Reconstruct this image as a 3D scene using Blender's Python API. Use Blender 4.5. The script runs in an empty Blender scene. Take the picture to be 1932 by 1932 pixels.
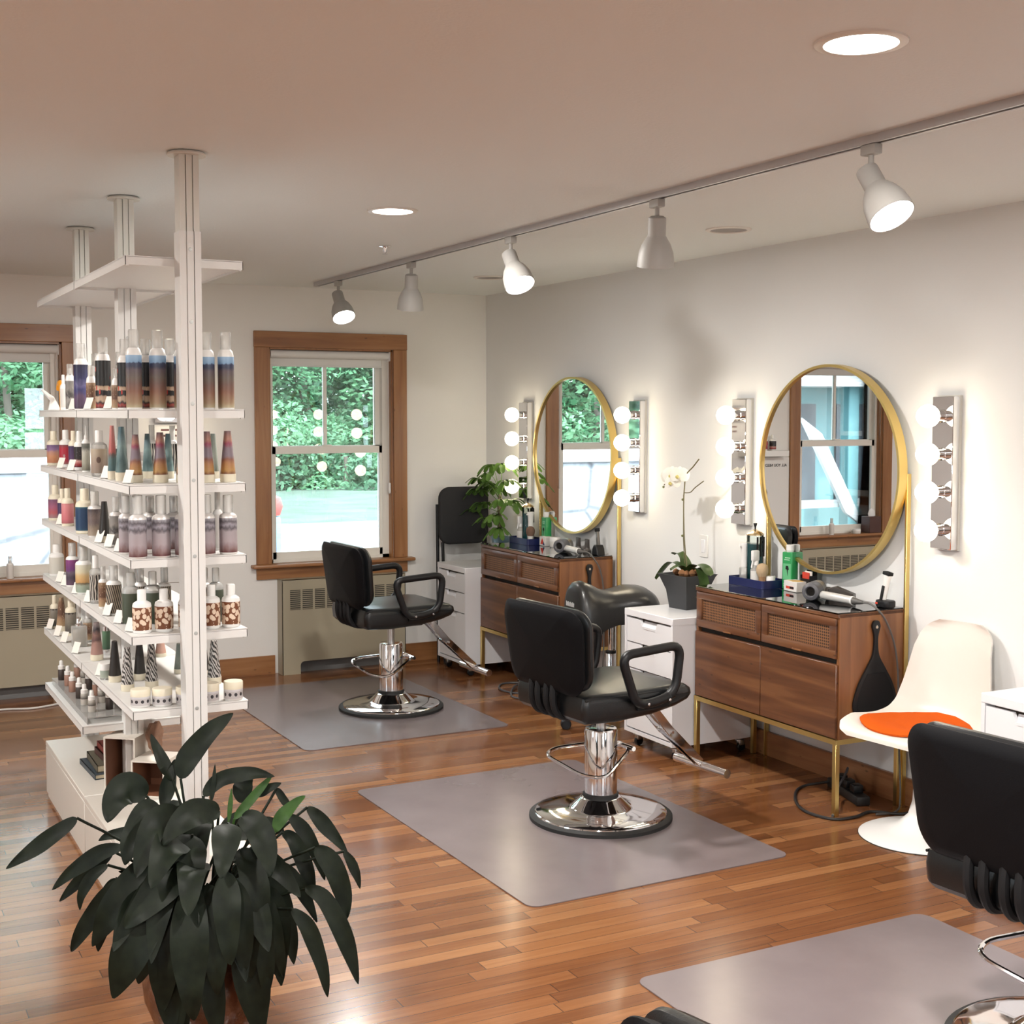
import bpy, bmesh, math, random
from mathutils import Vector, Matrix
random.seed(7)
PI = math.pi
R = math.radians
SC = bpy.context.scene
COL = SC.collection

# ------------------------------------------------------------------ helpers
class MB:
    """collects shapes that become ONE mesh object"""
    def __init__(s):
        s.v = []; s.f = []
    def add(s, vs, fs, M=None):
        n = len(s.v)
        s.v += [tuple(M @ Vector(p)) if M else tuple(p) for p in vs]
        s.f += [[i + n for i in f] for f in fs]
        return s
    def box(s, x0, x1, y0, y1, z0, z1, M=None):
        vs = [(x, y, z) for x in (x0, x1) for y in (y0, y1) for z in (z0, z1)]
        return s.add(vs, [(0,1,3,2),(4,6,7,5),(0,4,5,1),(2,3,7,6),(0,2,6,4),(1,5,7,3)], M)
    def bm(s, b, M=None):
        b.verts.index_update()
        s.add([v.co.copy() for v in b.verts], [[v.index for v in f.verts] for f in b.faces], M)
        b.free(); return s
    def rbox(s, x0, x1, y0, y1, z0, z1, r=.004, seg=2, M=None):
        b = bmesh.new()
        bmesh.ops.create_cube(b, size=1)
        for v in b.verts:
            v.co = ((x0+x1)/2 + v.co.x*(x1-x0), (y0+y1)/2 + v.co.y*(y1-y0), (z0+z1)/2 + v.co.z*(z1-z0))
        bmesh.ops.bevel(b, geom=list(b.edges), offset=r, segments=seg, affect='EDGES', profile=.5)
        return s.bm(b, M)
    def prism(s, poly, a, b_, axis='z', bev=0, seg=2, M=None):
        """2-D polygon extruded from a to b_ along axis; poly coords are the other two axes in order"""
        def P(p, t):
            return (p[0], p[1], t) if axis == 'z' else ((p[0], t, p[1]) if axis == 'y' else (t, p[0], p[1]))
        b = bmesh.new()
        lo = [b.verts.new(P(p, a)) for p in poly]; hi = [b.verts.new(P(p, b_)) for p in poly]
        n = len(poly)
        b.faces.new(lo[::-1]); b.faces.new(hi)
        for i in range(n):
            b.faces.new((lo[i], lo[(i+1) % n], hi[(i+1) % n], hi[i]))
        bmesh.ops.recalc_face_normals(b, faces=list(b.faces))
        if bev:
            es = [e for e in b.edges if (e.verts[0] in lo and e.verts[1] in lo) or (e.verts[0] in hi and e.verts[1] in hi)]
            bmesh.ops.bevel(b, geom=es, offset=bev, segments=seg, affect='EDGES', profile=.5)
        return s.bm(b, M)
    def lathe(s, prof, n=24, c=(0,0,0), M=None, sx=1, sy=1):
        vs = []; fs = []; rows = []
        for r, z in prof:
            if r < 1e-6:
                rows.append([len(vs)]); vs.append((c[0], c[1], c[2]+z))
            else:
                rows.append(list(range(len(vs), len(vs)+n)))
                vs += [(c[0]+r*sx*math.cos(2*PI*i/n), c[1]+r*sy*math.sin(2*PI*i/n), c[2]+z) for i in range(n)]
        for A, B in zip(rows, rows[1:]):
            for i in range(n):
                j = (i+1) % n
                if len(A) == 1 and len(B) == 1: continue
                if len(A) == 1: fs.append((A[0], B[j], B[i]))
                elif len(B) == 1: fs.append((A[i], A[j], B[0]))
                else: fs.append((A[i], A[j], B[j], B[i]))
        if len(rows[0]) > 1: fs.append(rows[0][::-1])
        if len(rows[-1]) > 1: fs.append(rows[-1])
        return s.add(vs, fs, M)
    def tube(s, pts, r, n=8, closed=False, M=None):
        pts = [Vector(p) for p in pts]; m = len(pts)
        rad = r if isinstance(r, (list, tuple)) else [r]*m
        vs = []; fs = []; nrm = None
        for i, p in enumerate(pts):
            a = pts[i-1] if (i > 0 or closed) else p
            b = pts[(i+1) % m] if (i < m-1 or closed) else p
            t = (b-a).normalized()
            if nrm is None:
                nrm = t.cross(Vector((0,0,1)))
                if nrm.length < .1: nrm = t.cross(Vector((1,0,0)))
                nrm.normalize()
            else:
                nrm = (nrm - t*nrm.dot(t))
                nrm.normalize()
            bn = t.cross(nrm)
            for k in range(n):
                ang = 2*PI*k/n
                vs.append(p + (nrm*math.cos(ang) + bn*math.sin(ang))*rad[i])
        for i in range(m if closed else m-1):
            for k in range(n):
                A = i*n; B = ((i+1) % m)*n; l = (k+1) % n
                fs.append((A+k, A+l, B+l, B+k))
        if not closed:
            fs.append(list(range(n))[::-1]); fs.append(list(range((m-1)*n, m*n)))
        return s.add(vs, fs, M)
    def build(s, name, mat, parent=None, sharp=38, loc=None, rot=None):
        me = bpy.data.meshes.new(name)
        me.from_pydata([tuple(p) for p in s.v], [], s.f)
        b = bmesh.new(); b.from_mesh(me)
        bmesh.ops.recalc_face_normals(b, faces=list(b.faces)) if s.fix else None
        b.to_mesh(me); b.free()
        me.materials.append(mat)
        me.shade_smooth()
        me.set_sharp_from_angle(angle=R(sharp))
        o = bpy.data.objects.new(name, me); COL.objects.link(o)
        if parent: o.parent = parent
        if loc: o.location = loc
        if rot: o.rotation_euler = rot
        return o
    fix = True

def rrect(x0, x1, y0, y1, r, n=5):
    out = []
    for cx, cy, a0 in ((x1-r, y1-r, 0), (x0+r, y1-r, 90), (x0+r, y0+r, 180), (x1-r, y0+r, 270)):
        for i in range(n+1):
            a = R(a0 + 90*i/n); out.append((cx + r*math.cos(a), cy + r*math.sin(a)))
    return out

def smooth_path(pts, n=6, closed=False):
    """Catmull-Rom through pts"""
    P = [Vector(p) for p in pts]; m = len(P); out = []
    for i in range(m if closed else m-1):
        p0 = P[i-1] if (i > 0 or closed) else P[i]; p1 = P[i]; p2 = P[(i+1) % m]
        p3 = P[(i+2) % m] if (i+2 < m or closed) else p2
        for k in range(n):
            t = k/n
            out.append(.5*((2*p1) + (p2-p0)*t + (2*p0-5*p1+4*p2-p3)*t*t + (3*p1-p0-3*p2+p3)*t**3))
    if not closed: out.append(P[-1])
    return out

def round_loop(pts, r=.03, n=4):
    """closed polygon with rounded corners"""
    P = [Vector(p) for p in pts]; m = len(P); out = []
    for i in range(m):
        a = P[i-1]; b = P[i]; c = P[(i+1) % m]
        u = (a-b).normalized(); w = (c-b).normalized()
        s, e = b+u*r, b+w*r
        for k in range(n+1):
            t = k/n; out.append(s*(1-t)**2 + b*2*t*(1-t) + e*t*t)
    return out

def thing(name, label, cat, loc=(0,0,0), rotz=0, group=None):
    o = bpy.data.objects.new(name, None); COL.objects.link(o)
    o.empty_display_size = .05
    o.location = loc; o.rotation_euler = (0,0,rotz)
    return tag(o, label, cat, group)

def tag(o, label, cat, group=None):
    o['label'] = label; o['category'] = cat
    if group: o['group'] = group
    return o

def struct(o):
    o['kind'] = 'structure'; return o

def dup(root, loc, rotz=None, label=None, group=None):
    r = root.copy(); COL.objects.link(r); r.location = loc
    if rotz is not None: r.rotation_euler = (0,0,rotz)
    if label: r['label'] = label
    if group: r['group'] = group
    for ch in list(root.children):
        c = ch.copy(); COL.objects.link(c); c.parent = r
        for g in list(ch.children):
            d = g.copy(); COL.objects.link(d); d.parent = c
    return r

# ------------------------------------------------------------------ materials
_mats = {}
def newmat(name):
    m = bpy.data.materials.new(name); m.use_nodes = True
    nt = m.node_tree; b = nt.nodes['Principled BSDF']
    return m, nt, b
def N(nt, typ, **kw):
    n = nt.nodes.new(typ)
    for k, v in kw.items():
        if k in n.inputs.keys() if isinstance(k, str) else False: n.inputs[k].default_value = v
        else: setattr(n, k, v)
    return n
def col4(c): return (c[0], c[1], c[2], 1)
def mat(name, c, rough=.5, metal=0, spec=.5, bump=0, bscale=80, coat=0, var=0, vscale=6, sheen=0):
    if name in _mats: return _mats[name]
    m, nt, b = newmat(name); L = nt.links
    b.inputs['Base Color'].default_value = col4(c); b.inputs['Roughness'].default_value = rough
    b.inputs['Metallic'].default_value = metal; b.inputs['Specular IOR Level'].default_value = spec
    b.inputs['Coat Weight'].default_value = coat; b.inputs['Coat Roughness'].default_value = .08
    if sheen: b.inputs['Sheen Weight'].default_value = sheen
    if bump or var:
        tc = N(nt, 'ShaderNodeTexCoord'); no = N(nt, 'ShaderNodeTexNoise')
        no.inputs['Scale'].default_value = bscale if bump else vscale
        no.inputs['Detail'].default_value = 4
        L.new(tc.outputs['Object'], no.inputs['Vector'])
        if bump:
            bu = N(nt, 'ShaderNodeBump'); bu.inputs['Strength'].default_value = bump; bu.inputs['Distance'].default_value = .004
            L.new(no.outputs['Fac'], bu.inputs['Height']); L.new(bu.outputs['Normal'], b.inputs['Normal'])
        if var:
            n2 = N(nt, 'ShaderNodeTexNoise'); n2.inputs['Scale'].default_value = vscale; n2.inputs['Detail'].default_value = 5
            L.new(tc.outputs['Object'], n2.inputs['Vector'])
            cr = N(nt, 'ShaderNodeValToRGB')
            cr.color_ramp.elements[0].position = .3; cr.color_ramp.elements[1].position = .7
            cr.color_ramp.elements[0].color = col4([max(0, x*(1-var)) for x in c])
            cr.color_ramp.elements[1].color = col4([min(1, x*(1+var)) for x in c])
            L.new(n2.outputs['Fac'], cr.inputs['Fac']); L.new(cr.outputs['Color'], b.inputs['Base Color'])
    _mats[name] = m; return m
def emit(name, c, s):
    if name in _mats: return _mats[name]
    m = bpy.data.materials.new(name); m.use_nodes = True; nt = m.node_tree
    nt.nodes.clear(); e = N(nt, 'ShaderNodeEmission'); o = N(nt, 'ShaderNodeOutputMaterial')
    e.inputs['Color'].default_value = col4(c); e.inputs['Strength'].default_value = s
    nt.links.new(e.outputs[0], o.inputs[0]); _mats[name] = m; return m
def glassy(name, tint=(1,1,1), rough=0.0, ior=1.45, refl=1.0, haze=0, hazec=(.9,.9,.9)):
    """thin clear pane: fresnel mix of see-through and reflection (+ a little milky haze)"""
    if name in _mats: return _mats[name]
    m = bpy.data.materials.new(name); m.use_nodes = True; nt = m.node_tree; nt.nodes.clear(); L = nt.links
    o = N(nt, 'ShaderNodeOutputMaterial'); t = N(nt, 'ShaderNodeBsdfTransparent'); g = N(nt, 'ShaderNodeBsdfGlossy')
    t.inputs['Color'].default_value = col4(tint); g.inputs['Roughness'].default_value = rough
    f = N(nt, 'ShaderNodeFresnel'); f.inputs['IOR'].default_value = ior
    mu = N(nt, 'ShaderNodeMath', operation='MULTIPLY'); mu.inputs[1].default_value = refl
    mx = N(nt, 'ShaderNodeMixShader')
    L.new(f.outputs[0], mu.inputs[0]); L.new(mu.outputs[0], mx.inputs[0]); L.new(g.outputs[0], mx.inputs[2])
    if haze:
        d = N(nt, 'ShaderNodeBsdfDiffuse'); d.inputs['Color'].default_value = col4(hazec)
        m2 = N(nt, 'ShaderNodeMixShader'); m2.inputs[0].default_value = haze
        L.new(t.outputs[0], m2.inputs[1]); L.new(d.outputs[0], m2.inputs[2]); L.new(m2.outputs[0], mx.inputs[1])
    else: L.new(t.outputs[0], mx.inputs[1])
    L.new(mx.outputs[0], o.inputs[0]); _mats[name] = m; return m
def ramp(nt, stops, interp='LINEAR'):
    cr = N(nt, 'ShaderNodeValToRGB'); e = cr.color_ramp; e.interpolation = interp
    while len(e.elements) < len(stops): e.elements.new(.5)
    for el, (p, c) in zip(e.elements, stops): el.position = p; el.color = col4(c)
    return cr
def wood(name, cols, axis='x', scale=1, rough=.45, coat=0, knots=True):
    """procedural boards: stretched grain noise, broad tone drift and a few dark knots"""
    if name in _mats: return _mats[name]
    m, nt, b = newmat(name); L = nt.links
    tc = N(nt, 'ShaderNodeTexCoord'); mp = N(nt, 'ShaderNodeMapping')
    s = {'x': (1.2, 16, 16), 'y': (16, 1.2, 16), 'z': (16, 16, 1.2)}[axis]
    mp.inputs['Scale'].default_value = [k*scale for k in s]
    no = N(nt, 'ShaderNodeTexNoise'); no.inputs['Scale'].default_value = 1.6; no.inputs['Detail'].default_value = 8; no.inputs['Distortion'].default_value = .6
    L.new(tc.outputs['Object'], mp.inputs['Vector']); L.new(mp.outputs[0], no.inputs['Vector'])
    cr = ramp(nt, [(.28, cols[0]), (.5, cols[1]), (.72, cols[2])])
    L.new(no.outputs['Fac'], cr.inputs['Fac']); out = cr.outputs['Color']
    if knots:
        vo = N(nt, 'ShaderNodeTexVoronoi'); m2 = N(nt, 'ShaderNodeMapping')
        m2.inputs['Scale'].default_value = {'x': (1.6,4,4), 'y': (4,1.6,4), 'z': (4,4,1.6)}[axis]
        m2.inputs['Location'].default_value = (.37, .11, .23)
        L.new(tc.outputs['Object'], m2.inputs['Vector']); L.new(m2.outputs[0], vo.inputs['Vector'])
        k = ramp(nt, [(.03, (0,0,0)), (.11, (1,1,1))]); L.new(vo.outputs['Distance'], k.inputs['Fac'])
        mx = N(nt, 'ShaderNodeMixRGB', blend_type='MULTIPLY'); mx.inputs[0].default_value = .65
        L.new(out, mx.inputs[1]); L.new(k.outputs['Color'], mx.inputs[2]); out = mx.outputs[0]
    L.new(out, b.inputs['Base Color'])
    b.inputs['Roughness'].default_value = rough; b.inputs['Coat Weight'].default_value = coat; b.inputs['Coat Roughness'].default_value = .15
    _mats[name] = m; return m
def grad(name, stops, noise=.05, nscale=12, rough=.4, spots=None, stretch=(1,1,1)):
    """printed label: colours up the height of the label, broken by noise; spots=(scale,colour,threshold)"""
    if name in _mats: return _mats[name]
    m, nt, b = newmat(name); L = nt.links
    tc = N(nt, 'ShaderNodeTexCoord'); sx = N(nt, 'ShaderNodeSeparateXYZ'); L.new(tc.outputs['Generated'], sx.inputs[0])
    mp = N(nt, 'ShaderNodeMapping'); mp.inputs['Scale'].default_value = stretch; L.new(tc.outputs['Generated'], mp.inputs[0])
    no = N(nt, 'ShaderNodeTexNoise'); no.inputs['Scale'].default_value = nscale; no.inputs['Detail'].default_value = 5
    L.new(mp.outputs[0], no.inputs['Vector'])
    ma = N(nt, 'ShaderNodeMath', operation='MULTIPLY_ADD'); ma.inputs[1].default_value = noise*2; 
    L.new(no.outputs['Fac'], ma.inputs[0]); 
    su = N(nt, 'ShaderNodeMath', operation='SUBTRACT'); L.new(sx.outputs['Z'], su.inputs[0]); su.inputs[1].default_value = noise
    L.new(su.outputs[0], ma.inputs[2])
    cr = ramp(nt, stops); L.new(ma.outputs[0], cr.inputs['Fac']); out = cr.outputs['Color']
    if spots:
        vo = N(nt, 'ShaderNodeTexVoronoi'); vo.inputs['Scale'].default_value = spots[0]; L.new(mp.outputs[0], vo.inputs['Vector'])
        lt = N(nt, 'ShaderNodeMath', operation='LESS_THAN'); lt.inputs[1].default_value = spots[2]; L.new(vo.outputs['Distance'], lt.inputs[0])
        mx = N(nt, 'ShaderNodeMixRGB'); mx.inputs[2].default_value = col4(spots[1]); L.new(lt.outputs[0], mx.inputs[0]); L.new(out, mx.inputs[1]); out = mx.outputs[0]
    L.new(out, b.inputs['Base Color']); b.inputs['Roughness'].default_value = rough
    _mats[name] = m; return m
def wavy(name, a, c, scale=6, dist=3, rough=.4, rot=(0,0,.6), typ='BANDS'):
    if name in _mats: return _mats[name]
    m, nt, b = newmat(name); L = nt.links
    tc = N(nt, 'ShaderNodeTexCoord'); mp = N(nt, 'ShaderNodeMapping'); mp.inputs['Rotation'].default_value = rot
    L.new(tc.outputs['Generated'], mp.inputs[0])
    w = N(nt, 'ShaderNodeTexWave'); w.inputs['Scale'].default_value = scale; w.inputs['Distortion'].default_value = dist
    L.new(mp.outputs[0], w.inputs['Vector']); cr = ramp(nt, [(.42, a), (.56, c)]); L.new(w.outputs['Fac'], cr.inputs['Fac'])
    L.new(cr.outputs['Color'], b.inputs['Base Color']); b.inputs['Roughness'].default_value = rough
    _mats[name] = m; return m

WHITE = mat('white_paint', (.80,.79,.77), .4)
WALLB = mat('back_wall_paint', (.80,.79,.765), .7, spec=.25, bump=.08, bscale=160)
WALLR = mat('side_wall_paint', (.77,.775,.77), .7, spec=.25, bump=.08, bscale=160)
CEIL = mat('ceiling_paint', (.79,.82,.82), .85, spec=.2, bump=.25, bscale=90)
CHROME = mat('chrome', (.83,.83,.85), .07, 1)
STEEL = mat('brushed_steel', (.6,.6,.6), .3, 1)
GOLD = mat('brass', (.72,.53,.20), .32, 1)
MIRROR = mat('mirror_silver', (.93,.94,.94), .005, 1)
BLKV = mat('black_vinyl', (.006,.006,.007), .36, spec=.4, bump=.12, bscale=260)
BLKP = mat('black_plastic', (.007,.007,.008), .4, spec=.35)
BLKM = mat('black_matte', (.009,.009,.010), .6, spec=.25)
RUBBER = mat('rubber', (.015,.015,.015), .7)
DARK = mat('dark_recess', (.02,.015,.012), .8)
LACQ = mat('white_lacquer', (.80,.80,.82), .28)
VINYL = mat('window_vinyl', (.80,.78,.72), .4)
PINE = wood('pine_trim', ((.20,.080,.028),(.29,.128,.046),(.37,.178,.072)), 'z', .8, .42, .2)
PINEX = wood('pine_trim_across', ((.20,.080,.028),(.29,.128,.046),(.37,.178,.072)), 'x', .8, .42, .2)
PINEY = wood('pine_trim_along', ((.19,.075,.03),(.29,.12,.05),(.36,.165,.07)), 'y', .8, .42, .2)
ACAC = wood('acacia_front', ((.060,.020,.008),(.115,.042,.016),(.185,.077,.029)), 'y', .8, .38, .25)
ACAS = wood('acacia_side', ((.125,.044,.014),(.205,.080,.027),(.28,.122,.044)), 'z', .8, .38, .25)
GLASS = glassy('window_glass', (.97,.99,.98), 0, 1.5, 1.5)
CLEAR = glassy('clear_plastic', (.95,.95,.94), .05, 1.45, .8, .3, (.85,.84,.81))
TOPGL = glassy('table_glass', (.80,.84,.82), .0, 1.5, 1.7)

def floor_material():
    m, nt, b = newmat('oak_strip_floor'); L = nt.links
    tc = N(nt, 'ShaderNodeTexCoord'); s = N(nt, 'ShaderNodeSeparateXYZ'); L.new(tc.outputs['Object'], s.inputs[0])
    def math_(op, a, b_=None, c=None):
        n = N(nt, 'ShaderNodeMath', operation=op)
        for i, v in enumerate((a, b_, c)):
            if v is None: continue
            if isinstance(v, (int, float)): n.inputs[i].default_value = v
            else: L.new(v, n.inputs[i])
        return n.outputs[0]
    y = math_('DIVIDE', s.outputs['Y'], .0585); row = math_('FLOOR', y); fy = math_('SUBTRACT', y, row)
    w1 = N(nt, 'ShaderNodeTexWhiteNoise', noise_dimensions='1D'); L.new(row, w1.inputs['W'])
    x = math_('ADD', math_('DIVIDE', s.outputs['X'], .78), math_('MULTIPLY', w1.outputs['Value'], 9.0))
    pl = math_('FLOOR', x); fx = math_('SUBTRACT', x, pl)
    cb = N(nt, 'ShaderNodeCombineXYZ'); L.new(pl, cb.inputs[0]); L.new(row, cb.inputs[1])
    w2 = N(nt, 'ShaderNodeTexWhiteNoise', noise_dimensions='2D'); L.new(cb.outputs[0], w2.inputs['Vector'])
    mp = N(nt, 'ShaderNodeMapping'); mp.inputs['Scale'].default_value = (2.2, 38, 1)
    off = N(nt, 'ShaderNodeVectorMath', operation='ADD'); L.new(tc.outputs['Object'], off.inputs[0])
    sc = N(nt, 'ShaderNodeVectorMath', operation='SCALE'); sc.inputs['Scale'].default_value = 20; L.new(w2.outputs['Color'], sc.inputs[0])
    L.new(sc.outputs[0], off.inputs[1]); L.new(off.outputs[0], mp.inputs[0])
    gr = N(nt, 'ShaderNodeTexNoise'); gr.inputs['Scale'].default_value = 1.5; gr.inputs['Detail'].default_value = 8; gr.inputs['Distortion'].default_value = .8
    L.new(mp.outputs[0], gr.inputs['Vector'])
    v = math_('ADD', math_('MULTIPLY', w2.outputs['Value'], .62), math_('MULTIPLY', gr.outputs['Fac'], .5))
    cr = ramp(nt, [(.12, (.098,.033,.012)), (.45, (.175,.067,.024)), (.75, (.245,.104,.040)), (1.0, (.32,.155,.066))])
    L.new(v, cr.inputs['Fac'])
    g1 = math_('LESS_THAN', fy, .035); g2 = math_('LESS_THAN', fx, .004); g = math_('MAXIMUM', g1, g2)
    mx = N(nt, 'ShaderNodeMixRGB'); mx.inputs[2].default_value = (.045,.016,.007,1); L.new(math_('MULTIPLY', g, .8), mx.inputs[0])
    L.new(cr.outputs['Color'], mx.inputs[1]); L.new(mx.outputs[0], b.inputs['Base Color'])
    n2 = N(nt, 'ShaderNodeTexNoise'); n2.inputs['Scale'].default_value = 9; n2.inputs['Detail'].default_value = 3; L.new(tc.outputs['Object'], n2.inputs['Vector'])
    ht = math_('ADD', math_('MULTIPLY', w2.outputs['Value'], .25), math_('ADD', math_('MULTIPLY', g, -1.0), math_('ADD', math_('MULTIPLY', gr.outputs['Fac'], .12), math_('MULTIPLY', n2.outputs['Fac'], .3))))
    bu = N(nt, 'ShaderNodeBump'); bu.inputs['Strength'].default_value = .12; bu.inputs['Distance'].default_value = .004
    L.new(ht, bu.inputs['Height']); L.new(bu.outputs['Normal'], b.inputs['Normal'])
    L.new(math_('MULTIPLY_ADD', n2.outputs['Fac'], .12, .16), b.inputs['Roughness'])
    b.inputs['Specular IOR Level'].default_value = .42
    b.inputs['Coat Weight'].default_value = .12; b.inputs['Coat Roughness'].default_value = .10
    return m

# ------------------------------------------------------------------ room shell
XR, YB, HC = 4.031, 8.118, 2.448
XL, YF = -2.6, -2.6
T = .14
WIN = [('window_1', 2.412), ('window_2', .330)]      # left outer edge of the casing, back wall
WINL = [('unseen_window_3', 4.1), ('unseen_window_4', 1.2)]         # left wall, unseen, added to let in more daylight
WINF = [('unseen_window_5', .2), ('unseen_window_6', 2.3)]          # front wall, unseen, added to brighten the back wall
CW = 1.026                                            # casing outer width
OP0, OP1 = .094, .932                                 # opening inside the casing
ZS, ZH = .700, 2.066                                  # sill and head of the opening

o = MB().box(XL-T, XR+T, YF-T, YB+T, -.12, 0).build('floor', floor_material()); struct(o)
o = MB().box(XL-T, XR+T, YF-T, YB+T, HC, HC+.12).build('ceiling', CEIL); struct(o)
o = MB().box(XR, XR+T, YF-T, YB+T, -.02, HC+.02).build('wall_right', WALLR); struct(o)
m = MB(); ys = [YF-T]
for _, y in sorted(WINL, key=lambda w: w[1]): ys += [y+OP0, y+OP1]
ys.append(YB+T)
for i in range(0, len(ys), 2): m.box(XL-T, XL, ys[i], ys[i+1], -.02, HC+.02)
for i in range(1, len(ys)-1, 2):
    m.box(XL-T, XL, ys[i], ys[i+1], -.02, ZS-.02); m.box(XL-T, XL, ys[i], ys[i+1], ZH, HC+.02)
struct(m.build('wall_left', WALLB))
m = MB(); fx = [XL]
for _, x in WINF: fx += [x+CW-OP1, x+CW-OP0]
fx.append(XR)
for i in range(0, len(fx), 2): m.box(fx[i], fx[i+1], YF-T, YF, -.02, HC+.02)
for i in range(1, len(fx)-1, 2):
    m.box(fx[i], fx[i+1], YF-T, YF, -.02, ZS-.02); m.box(fx[i], fx[i+1], YF-T, YF, ZH, HC+.02)
struct(m.build('wall_front', WALLB))
m = MB(); xs = [XL]
for _, x in sorted(WIN, key=lambda w: w[1]): xs += [x+OP0, x+OP1]
xs.append(XR)
for i in range(0, len(xs), 2): m.box(xs[i], xs[i+1], YB, YB+T, -.02, HC+.02)
for i in range(1, len(xs)-1, 2):
    m.box(xs[i], xs[i+1], YB, YB+T, -.02, ZS-.02); m.box(xs[i], xs[i+1], YB, YB+T, ZH, HC+.02)
struct(m.build('wall_back', WALLB))
BH = .117
m = MB()
for a, b_ in ((XL, .42), (1.32, 2.525), (3.40, XR-.016)): m.box(a, b_, YB-.016, YB, 0, BH)
struct(m.build('baseboard_back', PINEX))
struct(MB().box(XR-.016, XR, YF, YB, 0, BH).build('baseboard_right', PINEY))
struct(MB().box(XL, XL+.016, YF, YB, 0, BH).build('baseboard_left', PINEY))

for nm, x0 in WIN + WINL + WINF:
    w = struct(bpy.data.objects.new(nm, None)); COL.objects.link(w); w.location = (x0, YB, 0)
    if (nm, x0) in WINL: w.location = (XL, x0, 0); w.rotation_euler.z = PI/2
    if (nm, x0) in WINF: w.location = (x0+CW, YF, 0); w.rotation_euler.z = PI
    c0, c1, top = .0, CW, 2.166
    # flat casing boards around the opening
    m = MB(); m.rbox(c0, OP0, -.022, 0, ZS, ZH, .002, 1); m.rbox(OP1, c1, -.022, 0, ZS, ZH, .002, 1); m.build('casing', PINE, w)
    MB().rbox(c0-.002, c1+.002, -.024, 0, ZH, top, .002, 1).build('head_casing', PINEX, w)
    MB().rbox(-.035, CW+.04, -.065, .06, ZS-.022, ZS, .006).build('stool', PINEX, w)
    MB().rbox(c0, c1, -.02, 0, .604, ZS-.022, .002, 1).build('apron', PINEX, w)
    m = MB(); m.box(OP0, OP0+.012, 0, T, ZS, ZH); m.box(OP1-.012, OP1, 0, T, ZS, ZH); m.box(OP0, OP1, 0, T, ZH-.012, ZH); m.build('jamb', PINE, w)
    j0, j1 = OP0+.012, OP1-.012
    m = MB()                                                 # vinyl frame channel
    for a, b_ in ((j0, j0+.02), (j1-.045, j1)): m.box(a, b_, .045, .13, ZS, ZH-.012)
    m.box(j0, j1, .045, .15, ZS-.005, ZS+.022); m.box(j0, j1, .045, .13, ZH-.04, ZH-.012)
    m.build('vinyl_frame', VINYL, w)
    s0, s1 = j0+.012, j1-.03
    zm = 1.418
    m = MB(); y0, y1 = .05, .082                             # lower sash, room side
    m.box(s0, s0+.032, y0, y1, ZS+.022, zm+.02); m.box(s1-.034, s1, y0, y1, ZS+.022, zm+.02)
    m.box(s0, s1, y0, y1, ZS+.022, ZS+.065); m.box(s0, s1, y0, y1, zm-.025, zm+.02); m.build('lower_sash', VINYL, w)
    MB().box(s0+.03, s1-.03, .064, .068, ZS+.06, zm-.02).build('lower_pane', GLASS, w)
    m = MB(); y0, y1 = .09, .122
    m.box(s0, s0+.03, y0, y1, zm-.015, ZH-.03); m.box(s1-.048, s1, y0, y1, zm-.015, ZH-.03)
    m.box(s0, s1, y0, y1, zm-.015, zm+.025); m.box(s0, s1, y0, y1, ZH-.07, ZH-.03)
    mid = (s0+s1)/2 - .005
    m.box(mid-.011, mid+.011, y0+.004, y1-.004, zm+.02, ZH-.06); m.build('upper_sash', VINYL, w)
    MB().box(s0+.028, s1-.045, .104, .108, zm+.02, ZH-.06).build('upper_pane', GLASS, w)
    m = MB(); m.rbox(mid-.03, mid+.03, .052, .085, zm+.02, zm+.032, .004); m.build('sash_lock', VINYL, w)
    if (nm, x0) not in WIN: continue
    # roller blind tucked up under the head
    lab = {'window_1': 'rolled up pale roller blind at the top of the window beside the white drawer unit',
           'window_2': 'rolled up pale roller blind at the top of the left window behind the shelves'}[nm]
    t = thing('roller_blind', lab, 'blind', (x0, YB, ZH-.012), 0, 'roller blinds')
    Mx = Matrix.Translation((j0+.006, .03, -.028)) @ Matrix.Rotation(PI/2, 4, 'Y')
    SH = mat('blind_fabric', (.74,.74,.72), .8)
    MB().lathe([(.026,0),(.026,j1-j0-.012)], 20, M=Mx).build('fabric_roll', SH, t)
    MB().box(j0+.012, j1-.02, .052, .0535, -.098, -.02).build('fabric_drop', SH, t)
    MB().rbox(j0+.012, j1-.02, .048, .058, -.106, -.094, .003).build('bottom_bar', SH, t)
    MB().rbox(j1-.008, j1-.001, .0, .058, -.062, -.002, .003).build('end_bracket', WHITE, t)
    m = MB(); m.tube([(j1-.012, .008, -.05), (j1-.012, .008, -.9)], .0018, 6); m.tube([(j1-.012, .02, -.05), (j1-.012, .02, -.9)], .0018, 6); m.build('pull_chain', WHITE, t)
    MB().rbox(j1-.016, j1-.002, .0, .028, -.93, -.86, .005).build('chain_guide', WHITE, t)

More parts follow.
